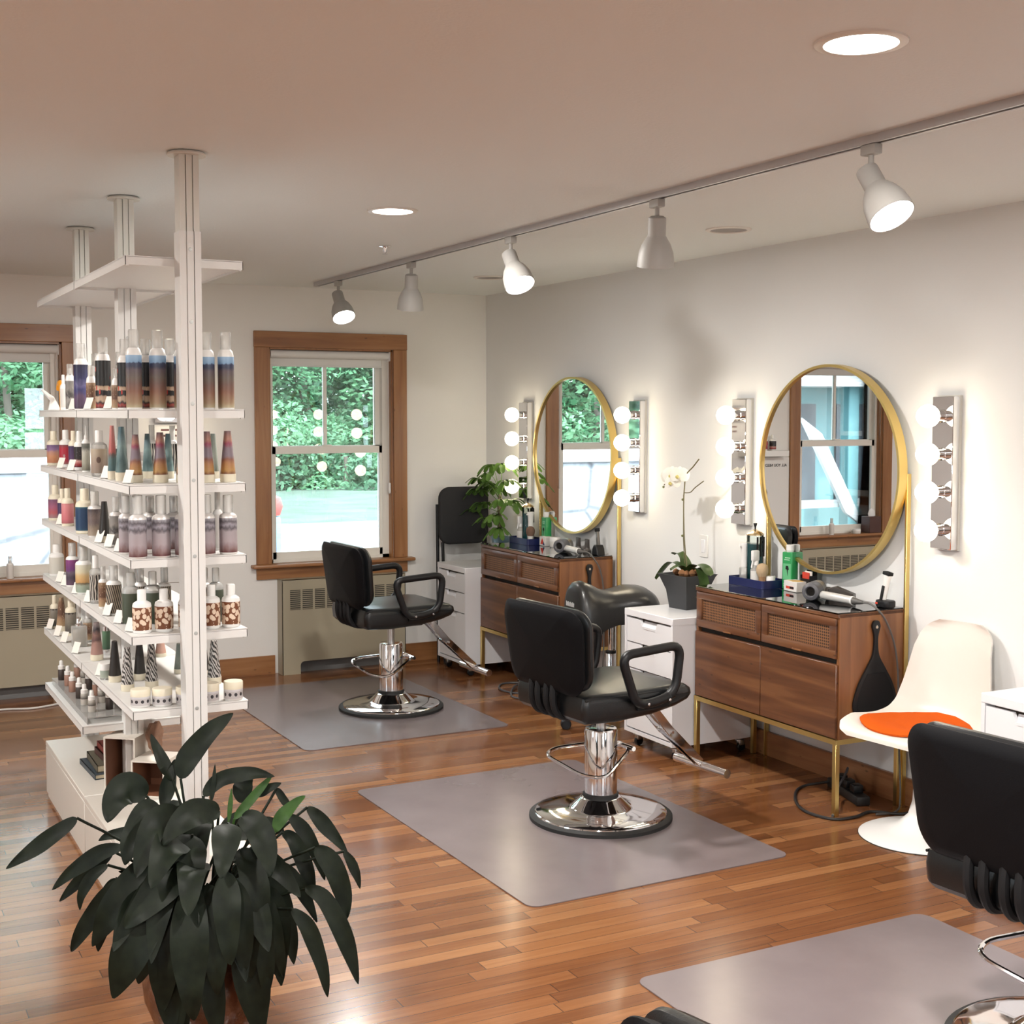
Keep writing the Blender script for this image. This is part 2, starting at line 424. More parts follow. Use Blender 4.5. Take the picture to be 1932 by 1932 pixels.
# ------------------------------------------------------------------ convector radiators under the windows
RADM = mat('radiator_enamel', (.36,.32,.235), .45)
SLOT = mat('radiator_slots', (.05,.045,.035), .7)
def radiator(x0, x1, label):
    w = x1-x0; H = .605; D = .10
    t = thing('radiator', label, 'radiator', (x0, YB-.003, 0), 0, 'convector radiators')
    poly = [(0,0),(.117,0),(.117,.055)] + [(.117+.025-.025*math.cos(a), .055+.025*math.sin(a)) for a in (R(30),R(60),R(90))]
    poly += [(w-.16+.025*math.sin(a), .055+.025*math.cos(a)) for a in (R(0),R(30),R(60),R(90))] + [(w-.135,0),(w,0),(w,H-.012),(w-.004,H),(.004,H),(0,H-.012)]
    m = MB(); m.prism(poly, -D, -D+.004, 'y')
    m.box(0, .004, -D, 0, 0, H-.002); m.box(w-.004, w, -D, 0, 0, H-.002); m.box(0, w, -D, 0, H-.004, H); m.build('cover', RADM, t)
    MB().box(.1, w-.1, -.03, -.026, .0, .12).build('back_plate', mat('radiator_back', (.16,.16,.16), .6), t)
    n = 9; a0, a1 = .045, w-.06; st = (a1-a0)/n
    g = MB(); b = MB()
    for i in range(n):
        g.box(a0+i*st+.007, a0+(i+1)*st-.007, -D-.0015, -D, .412, .538)
        for k in range(10): b.box(a0+i*st+.007, a0+(i+1)*st-.007, -D-.004, -D-.0012, .416+k*.0125, .420+k*.0125)
    g.build('grille', SLOT, t); b.build('louvre', RADM, t)
radiator(2.547, 3.385, 'beige convector radiator under the window beside the white drawer unit')
radiator(.44, 1.30, 'beige convector radiator under the left window behind the product shelves')

# ------------------------------------------------------------------ vanity dressers
CANE = None
def cane_material():
    m, nt, b = newmat('woven_cane'); L = nt.links
    tc = N(nt, 'ShaderNodeTexCoord'); mp = N(nt, 'ShaderNodeMapping'); mp.inputs['Scale'].default_value = (0, 82, 82)
    L.new(tc.outputs['Object'], mp.inputs[0])
    fr = N(nt, 'ShaderNodeVectorMath', operation='FRACTION'); L.new(mp.outputs[0], fr.inputs[0])
    sb = N(nt, 'ShaderNodeVectorMath', operation='SUBTRACT'); L.new(fr.outputs[0], sb.inputs[0]); sb.inputs[1].default_value = (0,.5,.5)
    ln = N(nt, 'ShaderNodeVectorMath', operation='LENGTH'); L.new(sb.outputs[0], ln.inputs[0])
    cr = ramp(nt, [(.27, (.020,.008,.003)), (.36, (.17,.070,.026)), (.7, (.22,.10,.040))]); L.new(ln.outputs['Value'], cr.inputs['Fac'])
    L.new(cr.outputs['Color'], b.inputs['Base Color']); b.inputs['Roughness'].default_value = .6
    return m
CANE = cane_material()
CABW, CABD, ZB, ZT = .992, .357, .318, .835
def make_dresser(loc, label):
    t = thing('vanity_dresser', label, 'dresser', loc, 0, 'cane front vanity dressers')   # origin: front right foot seen from the room, y runs along the wall
    m = MB()
    m.box(.012, CABD, 0, .016, ZB, ZT); m.box(.012, CABD, CABW-.016, CABW, ZB, ZT)
    m.box(.016, CABD, .016, CABW-.016, ZB, ZB+.018); m.box(CABD-.01, CABD, .016, CABW-.016, ZB, ZT)
    m.build('carcass', ACAS, t)
    MB().rbox(.004, CABD, 0, CABW, ZT-.017, ZT, .002, 1).build('top_board', ACAC, t)
    MB().box(.03, .04, .016, CABW-.016, ZB+.018, ZT-.017).build('shade_panel', DARK, t)  # dark sheet paints the shade in the gaps between the fronts
    for y0, y1 in ((.012, CABW/2-.003), (CABW/2+.003, CABW-.012)):
        z0, z1 = .650, ZT-.019; fr = .040
        m = MB()
        m.rbox(0, .022, y0, y1, z1-.034, z1, .004); m.rbox(0, .022, y0, y1, z0, z0+.036, .004)
        m.rbox(.001, .022, y0, y0+fr, z0+.02, z1-.02, .003); m.rbox(.001, .022, y1-fr, y1, z0+.02, z1-.02, .003)
        d = m.build('drawer_front', ACAC, t)
        MB().box(.011, .014, y0+fr-.004, y1-fr+.004, z0+.03, z1-.03).build('cane_panel', CANE, d)
        MB().rbox(-.003, .006, (y0+y1)/2-.03, (y0+y1)/2+.03, z0+.0, z0+.007, .002).build('finger_pull', ACAS, d)
    for y0, y1 in ((.006, CABW/2-.0015), (CABW/2+.0015, CABW-.006)):
        MB().rbox(0, .02, y0, y1, ZB+.004, .628, .002, 1).build('door', ACAC, t)
    MB().rbox(.002, CABD-.001, .001, CABW-.001, ZT+.0003, ZT+.006, .0015, 1).build('glass_top', TOPGL, t)
    s = .022; m = MB()
    m.box(0, s, 0, CABW, ZB-.021, ZB); m.box(CABD-s, CABD, 0, CABW, ZB-.021, ZB)
    m.box(s, CABD-s, 0, s, ZB-.021, ZB); m.box(s, CABD-s, CABW-s, CABW, ZB-.021, ZB); m.build('base_frame', GOLD, t)
    for x in (0, CABD-s):
        for y in (0, CABW-s): MB().rbox(x, x+s, y, y+s, 0, ZB-.020, .0015, 1).build('leg', GOLD, t)
    return t
DR = make_dresser((3.64, 4.127, 0), 'wooden cane front dresser under the nearer round mirror, beside the white shell chair')
dup(DR, (3.64, 6.427, 0), None, 'wooden cane front dresser on brass legs under the farther round mirror, near the room corner')
ZG = ZT+.006

# ------------------------------------------------------------------ round brass mirrors on posts
def make_mirror(y, label):
    t = thing('round_mirror', label, 'mirror', (4.0, y, 0), 0, 'round brass mirrors')
    zc, r = 1.402, .466
    Mx = Matrix.Translation((0, 0, zc)) @ Matrix.Rotation(-PI/2, 4, 'Y')
    m = MB(); n = 96                                                     # square section ring
    prof = [(r,.045),(r,.0),(r-.012,.0),(r-.012,.045)]
    vs = []; fs = []
    for i in range(n):
        a = 2*PI*i/n
        for rr, z in prof: vs.append((rr*math.cos(a), rr*math.sin(a), z))
    for i in range(n):
        j = (i+1) % n
        for k in range(4): fs.append((i*4+k, i*4+(k+1)%4, j*4+(k+1)%4, j*4+k))
    m.add(vs, fs, Mx).build('frame', GOLD, t)
    MB().lathe([(r-.011,.030),(r-.011,.034)], 96, M=Mx).build('mirror_glass', MIRROR, t)
    for s in (-1, 1): MB().rbox(-.0005, .022, s*.460-.006, s*.460+.006, 0, 1.40, .0015, 1).build('post', GOLD, t)
    return t
MI = make_mirror(4.585, 'large round brass framed mirror on posts above the nearer dresser')
dup(MI, (4.0, 6.843, 0), 0, 'large round brass framed mirror on posts above the farther dresser, close to the room corner')
MI.rotation_euler.z = R(-.35)

# ------------------------------------------------------------------ chrome vanity light bars with globe bulbs
BULB = emit('bulb_glow', (1.0,.86,.62), 11)
def make_bar(loc, label):
    t = thing('vanity_light_bar', label, 'light', loc, 0, 'globe bulb light bars')
    MB().rbox(-.046, 0, -.056, .056, -.307, .307, .003, 1).build('back_plate', mat('polished_chrome', (.86,.86,.88), .03, 1), t)
    MB().box(-.012, 0, -.060, .060, -.311, .311).build('edge_trim', mat('satin_trim', (.72,.70,.64), .4, .6), t)
    Mx = Matrix.Rotation(-PI/2, 4, 'Y')
    for k in range(4):
        z = (1.5-k)*.152
        s = MB().lathe([(.026,.044),(.026,.05),(.023,.052),(.023,.085),(.020,.088),(0,.088)], 20, M=Matrix.Translation((0,0,z)) @ Mx).build('socket', CHROME, t)
        b = [(0,.078)] + [(.046*math.sin(R(a)), .124-.046*math.cos(R(a))) for a in range(20, 180, 16)] + [(0,.170)]
        MB().lathe(b, 24, M=Matrix.Translation((0,0,z)) @ Mx).build('bulb', BULB, s)
    return t
LB = make_bar((XR, 7.50, 1.414), 'chrome bar with four glowing globe bulbs on the wall left of the farther round mirror')
dup(LB, (XR, 6.19, 1.414), None, 'chrome bar with four glowing globe bulbs right of the farther round mirror')
dup(LB, (XR, 5.25, 1.414), None, 'chrome bar with four glowing globe bulbs left of the nearer round mirror, above the orchid')
dup(LB, (XR, 3.92, 1.412), None, 'chrome bar with four glowing globe bulbs right of the nearer round mirror')

# ------------------------------------------------------------------ white rolling drawer units
def make_drawers(loc, label):
    t = thing('drawer_unit', label, 'drawers', loc, 0, 'white rolling drawer units')      # front at x=0, width along y 0..0.42
    W, D, z0, z1 = .418, .475, .075, .688
    m = MB(); m.box(.0, D, 0, .016, z0, z1-.016); m.box(0, D, W-.016, W, z0, z1-.016); m.box(.0, D, .016, W-.016, z0, z0+.018); m.box(D-.006, D, .016, W-.016, z0, z1-.016); m.build('body', LACQ, t)
    MB().rbox(-.002, D, -.001, W+.001, z1-.034, z1, .0025, 1).build('top_panel', LACQ, t)
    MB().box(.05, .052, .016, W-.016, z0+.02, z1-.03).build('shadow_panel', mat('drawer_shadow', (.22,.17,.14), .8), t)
    zs = [z1-.040, z1-.162, z1-.290, z0+.022]
    for i in range(3):
        a, b_ = zs[i+1]+.003, zs[i]-.003; c = W/2
        poly = [(.019,a),(W-.019,a),(W-.019,b_),(c+.075,b_),(c+.058,b_-.034),(c-.058,b_-.034),(c-.075,b_),(.019,b_)]
        d = MB().prism(poly, .002, .018, 'x').build('drawer', LACQ, t)
        # sloping lip of the pressed handle
        m = MB(); m.add([(.004,c-.058,b_-.033),(.004,c+.058,b_-.033),(.026,c+.07,b_-.006),(.026,c-.07,b_-.006)], [(0,1,2,3)])
        m.add([(.0,c-.060,b_-.040),(.0,c+.060,b_-.040),(.0,c+.058,b_-.030),(.0,c-.058,b_-.030),(.006,c-.060,b_-.040),(.006,c+.060,b_-.040),(.006,c+.058,b_-.030),(.006,c-.058,b_-.030)], [(0,1,2,3),(0,4,5,1),(3,2,6,7),(0,3,7,4),(1,5,6,2),(4,7,6,5)])
        m.build('handle', LACQ, d)
    for x in (.045, D-.05):
        for y in (.045, W-.045):
            c = MB().lathe([(.012,.075),(.012,.062),(.02,.060),(.02,.056)][::-1], 12, c=(x,y,0)).rbox(x-.004, x+.024, y-.014, y+.014, .03, .058, .004).build('caster', STEEL, t)
            MB().lathe([(0,-.011),(.019,-.011),(.0225,-.007),(.0225,.007),(.019,.011),(0,.011)], 18, M=Matrix.Translation((x+.012,y,.0225)) @ Matrix.Rotation(PI/2,4,'X')).build('wheel', BLKP, c)
    return t
DU = make_drawers((3.522, 5.128, 0), 'white three drawer unit on casters holding the orchid, left of the nearer dresser')
dup(DU, (3.54, 7.425, 0), None, 'white three drawer unit on casters in the room corner, left of the farther dresser')
dup(DU, (3.535, 2.855, 0), None, 'white drawer unit cut off by the right photo edge, beside the white shell chair')

# ------------------------------------------------------------------ hydraulic styling chairs (local +x = the way the sitter faces)
VIN2 = mat('black_vinyl_seat', (.007,.008,.009), .30, spec=.5, bump=.1, bscale=260)
def superslab(w, h, t, r, bow, n=40, rings=6):
    """soft rounded upholstery slab: outline rounded rect w x h, thickness t, in local (y,z), bulging along x"""
    return None
def make_chair(loc, rz, label, lift=0):
    t = thing('styling_chair', label, 'chair', loc, rz, 'black hydraulic styling chairs')
    MB().lathe([(.2925,0),(.2925,.014),(.282,.022),(.262,.022)], 64).build('base_ring', RUBBER, t)
    MB().lathe([(.272,.0205),(.270,.026),(.262,.030),(.2,.036),(.135,.041),(.122,.046),(.085,.082),(.076,.088),(.072,.088)], 64).build('base', CHROME, t)
    MB().lathe([(.072,.086),(.0735,.10),(.068,.104)], 40).build('collar_ring', RUBBER, t)
    c = MB().lathe([(.067,.098),(.067,.358),(.063,.368),(.040,.371),(.024,.371)], 40).build('pump_cylinder', CHROME, t)
    pz = lift
    up = []
    up.append(MB().lathe([(.019,.15),(.019,.43),(.045,.432),(.045,.44)], 20).build('piston', STEEL, t))
    # foot lever: a chrome loop hinged at the front of the cylinder and swung round its back
    loop = round_loop([(.10,-.07,.285),(-.085,-.150,.205),(-.165,-.105,.215),(-.205,.105,.262),(-.13,.15,.27),(.10,.075,.287)], .045, 5)
    m = MB(); m.tube(loop[8:] + loop[:8], .0075, 8, closed=True); m.tube([(.10,-.09,.285),(.10,.10,.287)], .010, 10); m.rbox(.06,.10,-.02,.02,.27,.30,.004); m.build('pump_lever', CHROME, t)
    # under-seat mechanism
    up.append(MB().rbox(-.13,.15,-.1,.1,.432,.452,.004).rbox(-.04,.2,-.035,.035,.425,.44,.004).build('seat_plate', BLKM, t))
    # seat cushion, waterfall front
    prof = [(-.255,.470),(-.235,.452),(-.1,.446),(.08,.456),(.20,.476),(.262,.496),(.283,.520),(.278,.545),(.255,.560),(.19,.566),(.06,.562),(-.1,.562),(-.22,.566),(-.252,.556),(-.262,.52)]
    up.append(MB().prism(prof, -.245, .245, 'y', .030, 4).build('seat', VIN2, t))
    welt = [(x, s*.2475, z) for s in (1,) for x, z in ()]
    for s in (-1, 1): up.append(MB().tube([(-.25,s*.238,.548),(-.1,s*.238,.547),(.1,s*.238,.548),(.24,s*.238,.548)], .004, 6).build('piping', BLKV, t))
    # backrest: outer shell + padded front, leaning slightly
    lean = Matrix.Translation((-.275,0,.575)) @ Matrix.Rotation(R(-7), 4, 'Y')
    def pad(x0, x1, w, h0, h1, r, bow, crown, n=7):
        """pillow between x0 (rear) and x1 (front); outline with a crowned top"""
        out = []
        for y, z in rrect(-w/2, w/2, h0, h1, r, 9):
            k = (z-h0)/(h1-h0)
            out.append((y*(.90+.10*min(1, k*1.6)), z + crown*(1-(2*y/w)**2)*k))
        cy, cz = 0, (h0+h1)/2
        rings = [(x0, .80), (x0+.004, .93), (x0+.016, 1.0), (x1-.022, 1.0), (x1-.006, .955), (x1+.004, .84), (x1+.010, .5)]
        vs = []; fs = []; n_ = len(out)
        for x, s in rings:
            for y, z in out:
                yy, zz = y*s, cz+(z-cz)*s
                vs.append((x + bow*((yy/(w/2))**2), yy, zz))
        for a in range(len(rings)-1):
            for i in range(n_):
                j = (i+1) % n_; fs.append((a*n_+i, a*n_+j, (a+1)*n_+j, (a+1)*n_+i))
        for a, x in ((0, x0), (len(rings)-1, x1+.012)):
            k = len(vs); vs.append((x, 0, cz))
            for i in range(n_): fs.append((a*n_+i, a*n_+(i+1)%n_, k))
        return vs, fs
    v, f = pad(-.030, .012, .545, -.015, .318, .068, .030, .016); up.append(MB().add(v, f, lean).build('back_shell', BLKP2, t))
    v, f = pad(.009, .058, .532, -.005, .312, .066, .030, .016); up.append(MB().add(v, f, lean).build('back_cushion', VIN2, t))
    rim = [(p[0], p[1]) for p in rrect(-.272, .272, -.013, .316, .093, 9)]
    # bracket ribs between seat and back
    m = MB()
    for y in (-.075, -.03, .03, .075): m.tube(smooth_path([(-.283,y,.600),(-.289,y,.55),(-.283,y,.50),(-.25,y,.460),(-.16,y,.448)], 5), .014, 8)
    up.append(m.build('back_bracket', BLKM, t))
    # loop arms
    for s in (-1, 1):
        y = s*.272
        pts = [(-.030,y,.510),(-.105,y,.715),(.19,y,.732),(.165,y,.548),(.10,y,.520)]
        pp = round_loop(pts, .055, 6)
        m = MB(); m.tube(pp, .0185, 12, closed=True)
        a = m.build('armrest', BLKP, t); up.append(a)
        q = MB()
        for x in (.015, .12): q.lathe([(0,0),(.006,0),(.006,.003),(0,.004)], 10, M=Matrix.Translation((x, s*.292, .515+.06*x)) @ Matrix.Rotation(-s*PI/2,4,'X'))
        q.build('bolt', CHROME, a)
        up.append(MB().rbox(-.01, .15, s*.245-.012, s*.245+.030*s*0+.012, .485, .52, .004).build('arm_mount', BLKM, t))
    # footrest: two flat chrome struts and a T bar
    m = MB()
    for s in (-1, 1):
        a = Vector((.20, s*.035, .47)); b_ = Vector((.345, s*.03, .31)); c2 = Vector((.525, s*.012, .150))
        for p, q in ((a, b_), (b_-Vector((.02,0,-.02)), c2)):
            d = (q-p); L = d.length; X = d.normalized(); Y = Vector((0,1,0)); Z = X.cross(Y); Y = Z.cross(X)
            Mx = Matrix.Translation(p) @ Matrix((X, Y, Z)).transposed().to_4x4()
            m.rbox(0, L, -.003, .003, -.019, .019, .002, 1, M=Mx)
    m.tube([(.345,-.04,.31),(.345,.04,.31)], .007, 8)
    fr = m.build('footrest', CHROME, t); up.append(fr)
    m = MB(); m.tube([(.535,-.168,.135),(.535,.168,.135)], .019, 16); m.rbox(.52,.55,-.02,.02,.12,.15,.004); m.build('foot_bar', mat('white_chrome', (.9,.9,.92), .12, 1), fr)
    for q in up: q.location.z += lift
    return t
BLKP2 = mat('black_shell', (.005,.005,.006), .5, spec=.10, bump=.08, bscale=300)
CH = make_chair((2.79, 4.57, .0042), R(5), 'black hydraulic styling chair in the middle of the picture, facing the nearer dresser')
c1 = make_chair((2.80, 6.84, .0042), R(2.5), 'black hydraulic styling chair farthest away, in front of the window, raised higher', .035)
c3 = make_chair((2.80, 2.30, .0042), R(5), 'black hydraulic styling chair cut off by the right edge of the photo', -.04)
c4 = make_chair((1.248, 1.239, 0), R(13), 'black styling chair with only its shiny back top showing at the bottom edge', -.010)
for q in [q for q in c4.children if q.name.startswith(('armrest', 'arm_mount'))]:      # this one has no arms in view
    for g in list(q.children): bpy.data.objects.remove(g)
    bpy.data.objects.remove(q)

# ------------------------------------------------------------------ clear floor mats
def floor_mat(x0, x1, y0, y1, label, rot=0):
    m = bpy.data.materials.get('chair_mat_plastic')
    if not m:
        m, nt, b = newmat('chair_mat_plastic'); L = nt.links
        tc = N(nt, 'ShaderNodeTexCoord'); no = N(nt, 'ShaderNodeTexNoise'); no.inputs['Scale'].default_value = 5; no.inputs['Detail'].default_value = 6
        L.new(tc.outputs['Object'], no.inputs['Vector']); cr = ramp(nt, [(.2,(.185,.152,.158)),(.85,(.230,.190,.196))]); L.new(no.outputs['Fac'], cr.inputs['Fac'])
        L.new(cr.outputs['Color'], b.inputs['Base Color']); b.inputs['Roughness'].default_value = .42; b.inputs['Specular IOR Level'].default_value = 1.0
        rr = N(nt, 'ShaderNodeMath', operation='MULTIPLY_ADD'); rr.inputs[1].default_value = .06; rr.inputs[2].default_value = .20
        L.new(no.outputs['Fac'], rr.inputs[0]); L.new(rr.outputs[0], b.inputs['Roughness'])
        t = N(nt, 'ShaderNodeBsdfTransparent'); mx = N(nt, 'ShaderNodeMixShader'); mx.inputs[0].default_value = .88
        out = nt.nodes['Material Output']; L.new(t.outputs[0], mx.inputs[1]); L.new(b.outputs[0], mx.inputs[2]); L.new(mx.outputs[0], out.inputs[0])
    cx, cy = (x0+x1)/2, (y0+y1)/2
    o = MB().prism(rrect(x0-cx, x1-cx, y0-cy, y1-cy, .045, 6), .0005, .004, 'z').build('floor_mat', m, loc=(cx,cy,0), rot=(0,0,rot))
    tag(o, label, 'floor mat', 'clear plastic floor mats')
floor_mat(2.055, 3.19, 6.145, 7.735, 'frosted plastic floor mat under the farthest styling chair', R(.5))
floor_mat(2.045, 3.16, 3.825, 5.40, 'frosted plastic floor mat under the middle styling chair', R(1))
floor_mat(2.06, 3.185, 1.60, 3.185, 'frosted plastic floor mat at the bottom right corner of the photo')

# ------------------------------------------------------------------ product shelving on three floor-to-ceiling posts
SX0, SX1, PX = .834, 1.198, 1.016
SHW = mat('shelf_white', (.70,.69,.67), .42)
POSTM = mat('post_enamel', (.66,.65,.60), .42)
t = thing('display_shelving', 'white metal display shelving with three floor to ceiling posts, full of hair products', 'shelves', (PX, 4.105, 0))
for k, y in enumerate((0, .945, 1.862)):
    m = MB(); w = .030
    # two-channel aluminium section
    sec = [(-w,-.03),(-.012,-.03),(-.012,-.022),(-.009,-.022),(-.009,-.03),(.009,-.03),(.009,-.022),(.012,-.022),(.012,-.03),(w,-.03),(w,.03),(-w,.03)]
    m.prism([(a,y+b_) for a,b_ in sec], .0, HC-.012, 'z')
    p = m.build('post', POSTM, t)
    m = MB(); w2 = .033
    sec = [(-w2,-.034),(-.013,-.034),(-.013,-.026),(-.010,-.026),(-.010,-.034),(.010,-.034),(.010,-.026),(.013,-.026),(.013,-.034),(w2,-.034),(w2,-.030),(-w2,-.030)]
    m.prism([(a,y+b_) for a,b_ in sec], .02, 2.205, 'z'); m.box(-w2, -.0301, y-.030, y+.034, .02, 2.205); m.box(.0301, w2, y-.030, y+.034, .02, 2.205)
    m.build('sleeve', SHW, p)
    m = MB()
    for z in (2.15, 1.93, 1.68, 1.445, 1.21, .97, .735): m.lathe([(0,0),(.006,0),(.006,.0015),(0,.002)], 10, M=Matrix.Translation((0, y-.0335, z)) @ Matrix.Rotation(PI/2,4,'X'))
    m.build('screws', mat('screw_head', (.45,.45,.43), .4, .6), p)
    MB().lathe([(.058,0),(.060,.004),(.055,.010),(.034,.0125),(.034,.0125)], 32, c=(0,y,HC-.0128)).build('ceiling_flange', POSTM, p)
Y0 = 4.105
LV = {1: 2.130, 2: 1.664, 3: 1.431, 4: 1.202, 5: .964, 6: .730, 7: .489}
for lv, z in LV.items():
    spans = ((4.137, 5.048), (5.052, 5.975)) if lv < 7 else ((5.052, 5.975),)
    for a, b_ in spans:
        m = MB(); x0, x1 = SX0-PX, SX1-PX; a -= Y0; b_ -= Y0
        m.box(x0, x1, a, b_, z-.004, z)                                    # pressed tray with folded lips
        m.box(x0, x0+.002, a, b_, z-.028, z-.003); m.box(x1-.002, x1, a, b_, z-.028, z-.003)
        m.box(x0, x1, a, a+.002, z-.028, z-.003); m.box(x0, x1, b_-.002, b_, z-.028, z-.003)
        m.box(x0+.002, x1-.002, a+.002, b_-.002, z-.020, z-.017)
        for c in (x0+.004, x1-.012): m.box(c, c+.008, a+.004, a+.012, z-.031, z-.027)
        m.build('shelf', SHW, t)

# low white storage boxes under the shelves
def low_box(y0, y1, label):
    b = thing('low_cabinet', label, 'cabinet', (.825, y0, 0), 0, 'low white cabinets')
    w = y1-y0
    MB().rbox(0, .385, 0, w, .222, .243, .002, 1).build('top_panel', LACQ2, b)
    m = MB(); m.box(.012, .38, .004, w-.004, .018, .222); m.build('body', LACQ2, b)
    MB().rbox(.0, .012, .003, w-.003, .022, .220, .002, 1).build('flap_door', LACQ2, b)
    MB().box(.006, .375, .006, w-.006, 0, .018).build('plinth', LACQ2, b)
LACQ2 = mat('cream_lacquer', (.62,.585,.53), .4)
low_box(4.995, 5.935, 'low cream storage cabinet carrying the pile of books, far half under the shelves')
low_box(4.05, 4.99, 'low cream storage cabinet behind the big leafy plant, near half under the shelves')

# pile of books on the far low cabinet
PAGE = mat('book_pages', (.66,.58,.42), .8, var=.1, vscale=60)
def book(x0, x1, y0, y1, z0, h, cov, label, rz):
    cx, cy = (x0+x1)/2, (y0+y1)/2
    b = thing('book', label, 'book', (cx, cy, z0), rz, 'books piled on the low cabinet')
    a, c = (x1-x0)/2, (y1-y0)/2
    MB().box(-a+.003, a-.004, -c+.004, c-.004, .003, h-.003).build('pages', PAGE, b)
    m = MB(); m.box(-a, a, -c, c, 0, .003); m.box(-a, a, -c, c, h-.003, h); m.box(-a, -a+.003, -c, c, 0, h); m.build('cover', cov, b)
book(.895, 1.09, 5.20, 5.48, .2435, .020, mat('cover_slate', (.03,.045,.06), .45), 'thin dark slate book at the bottom of the pile', R(2))
book(.915, 1.09, 5.22, 5.47, .264, .028, mat('cover_olive', (.09,.08,.055), .6), 'olive grey clothbound book second from the bottom of the pile', R(-1))
book(.945, 1.085, 5.23, 5.43, .2925, .026, mat('cover_plum', (.08,.035,.03), .5), 'plum brown book third from the bottom of the pile', R(3))
book(.95, 1.085, 5.235, 5.42, .319, .024, mat('cover_crimson', (.30,.03,.02), .5), 'crimson book on top of the pile', R(1))

# open display risers standing on the near low cabinet
RIS = mat('riser_white', (.62,.58,.52), .5)
RBR = mat('riser_inside', (.16,.065,.035), .45, var=.25, vscale=4)
def riser(loc, w, d, h, label, rz):
    b = thing('display_riser', label, 'display stand', loc, rz, 'open box display risers')
    e = .006; m = MB()
    m.box(-w/2, w/2, -d/2, d/2, h-e, h); m.box(-w/2, w/2, -d/2, d/2, 0, e); m.box(-w/2, -w/2+e, -d/2, d/2, e, h-e); m.box(w/2-e, w/2, -d/2, d/2, e, h-e); m.build('shell', RIS, b)
    m = MB(); m.box(-w/2+e, w/2-e, d/2-e, d/2-.002, e, h-e); m.box(-w/2+e, -w/2+e+.002, -d/2+.004, d/2-e, e, h-e); m.box(w/2-e-.002, w/2-e, -d/2+.004, d/2-e, e, h-e); m.box(-w/2+e, w/2-e, -d/2+.004, d/2-e, e, e+.002); m.build('lining', RBR, b)
    return b
riser((1.005, 5.055, .2435), .125, .17, .205, 'tall white open display box with a brown inside, beside the books', R(-38))
riser((1.075, 4.925, .2435), .13, .15, .135, 'lower white open display box with a brown inside, behind the leafy plant', R(-38))
# bark disc
m = MB(); pts = [(.058*(1+.10*math.sin(3*a)+.07*math.sin(7*a+1))*math.cos(a), .058*(1+.10*math.sin(3*a)+.07*math.sin(7*a+1))*math.sin(a)) for a in [2*PI*i/40 for i in range(40)]]
m.prism(pts, 0, .012, 'y'); b = m.build('bark_slab', mat('bark', (.17,.09,.055), .85, bump=.5, bscale=40, var=.3, vscale=25), loc=(1.125, 5.06, .31), rot=(R(-6),0,R(52)))
tag(b, 'rough brown bark slab standing upright on the lower display box', 'bark')
b.location.z = .2435 + .135 + .064; b.location.x, b.location.y = 1.085, 4.965

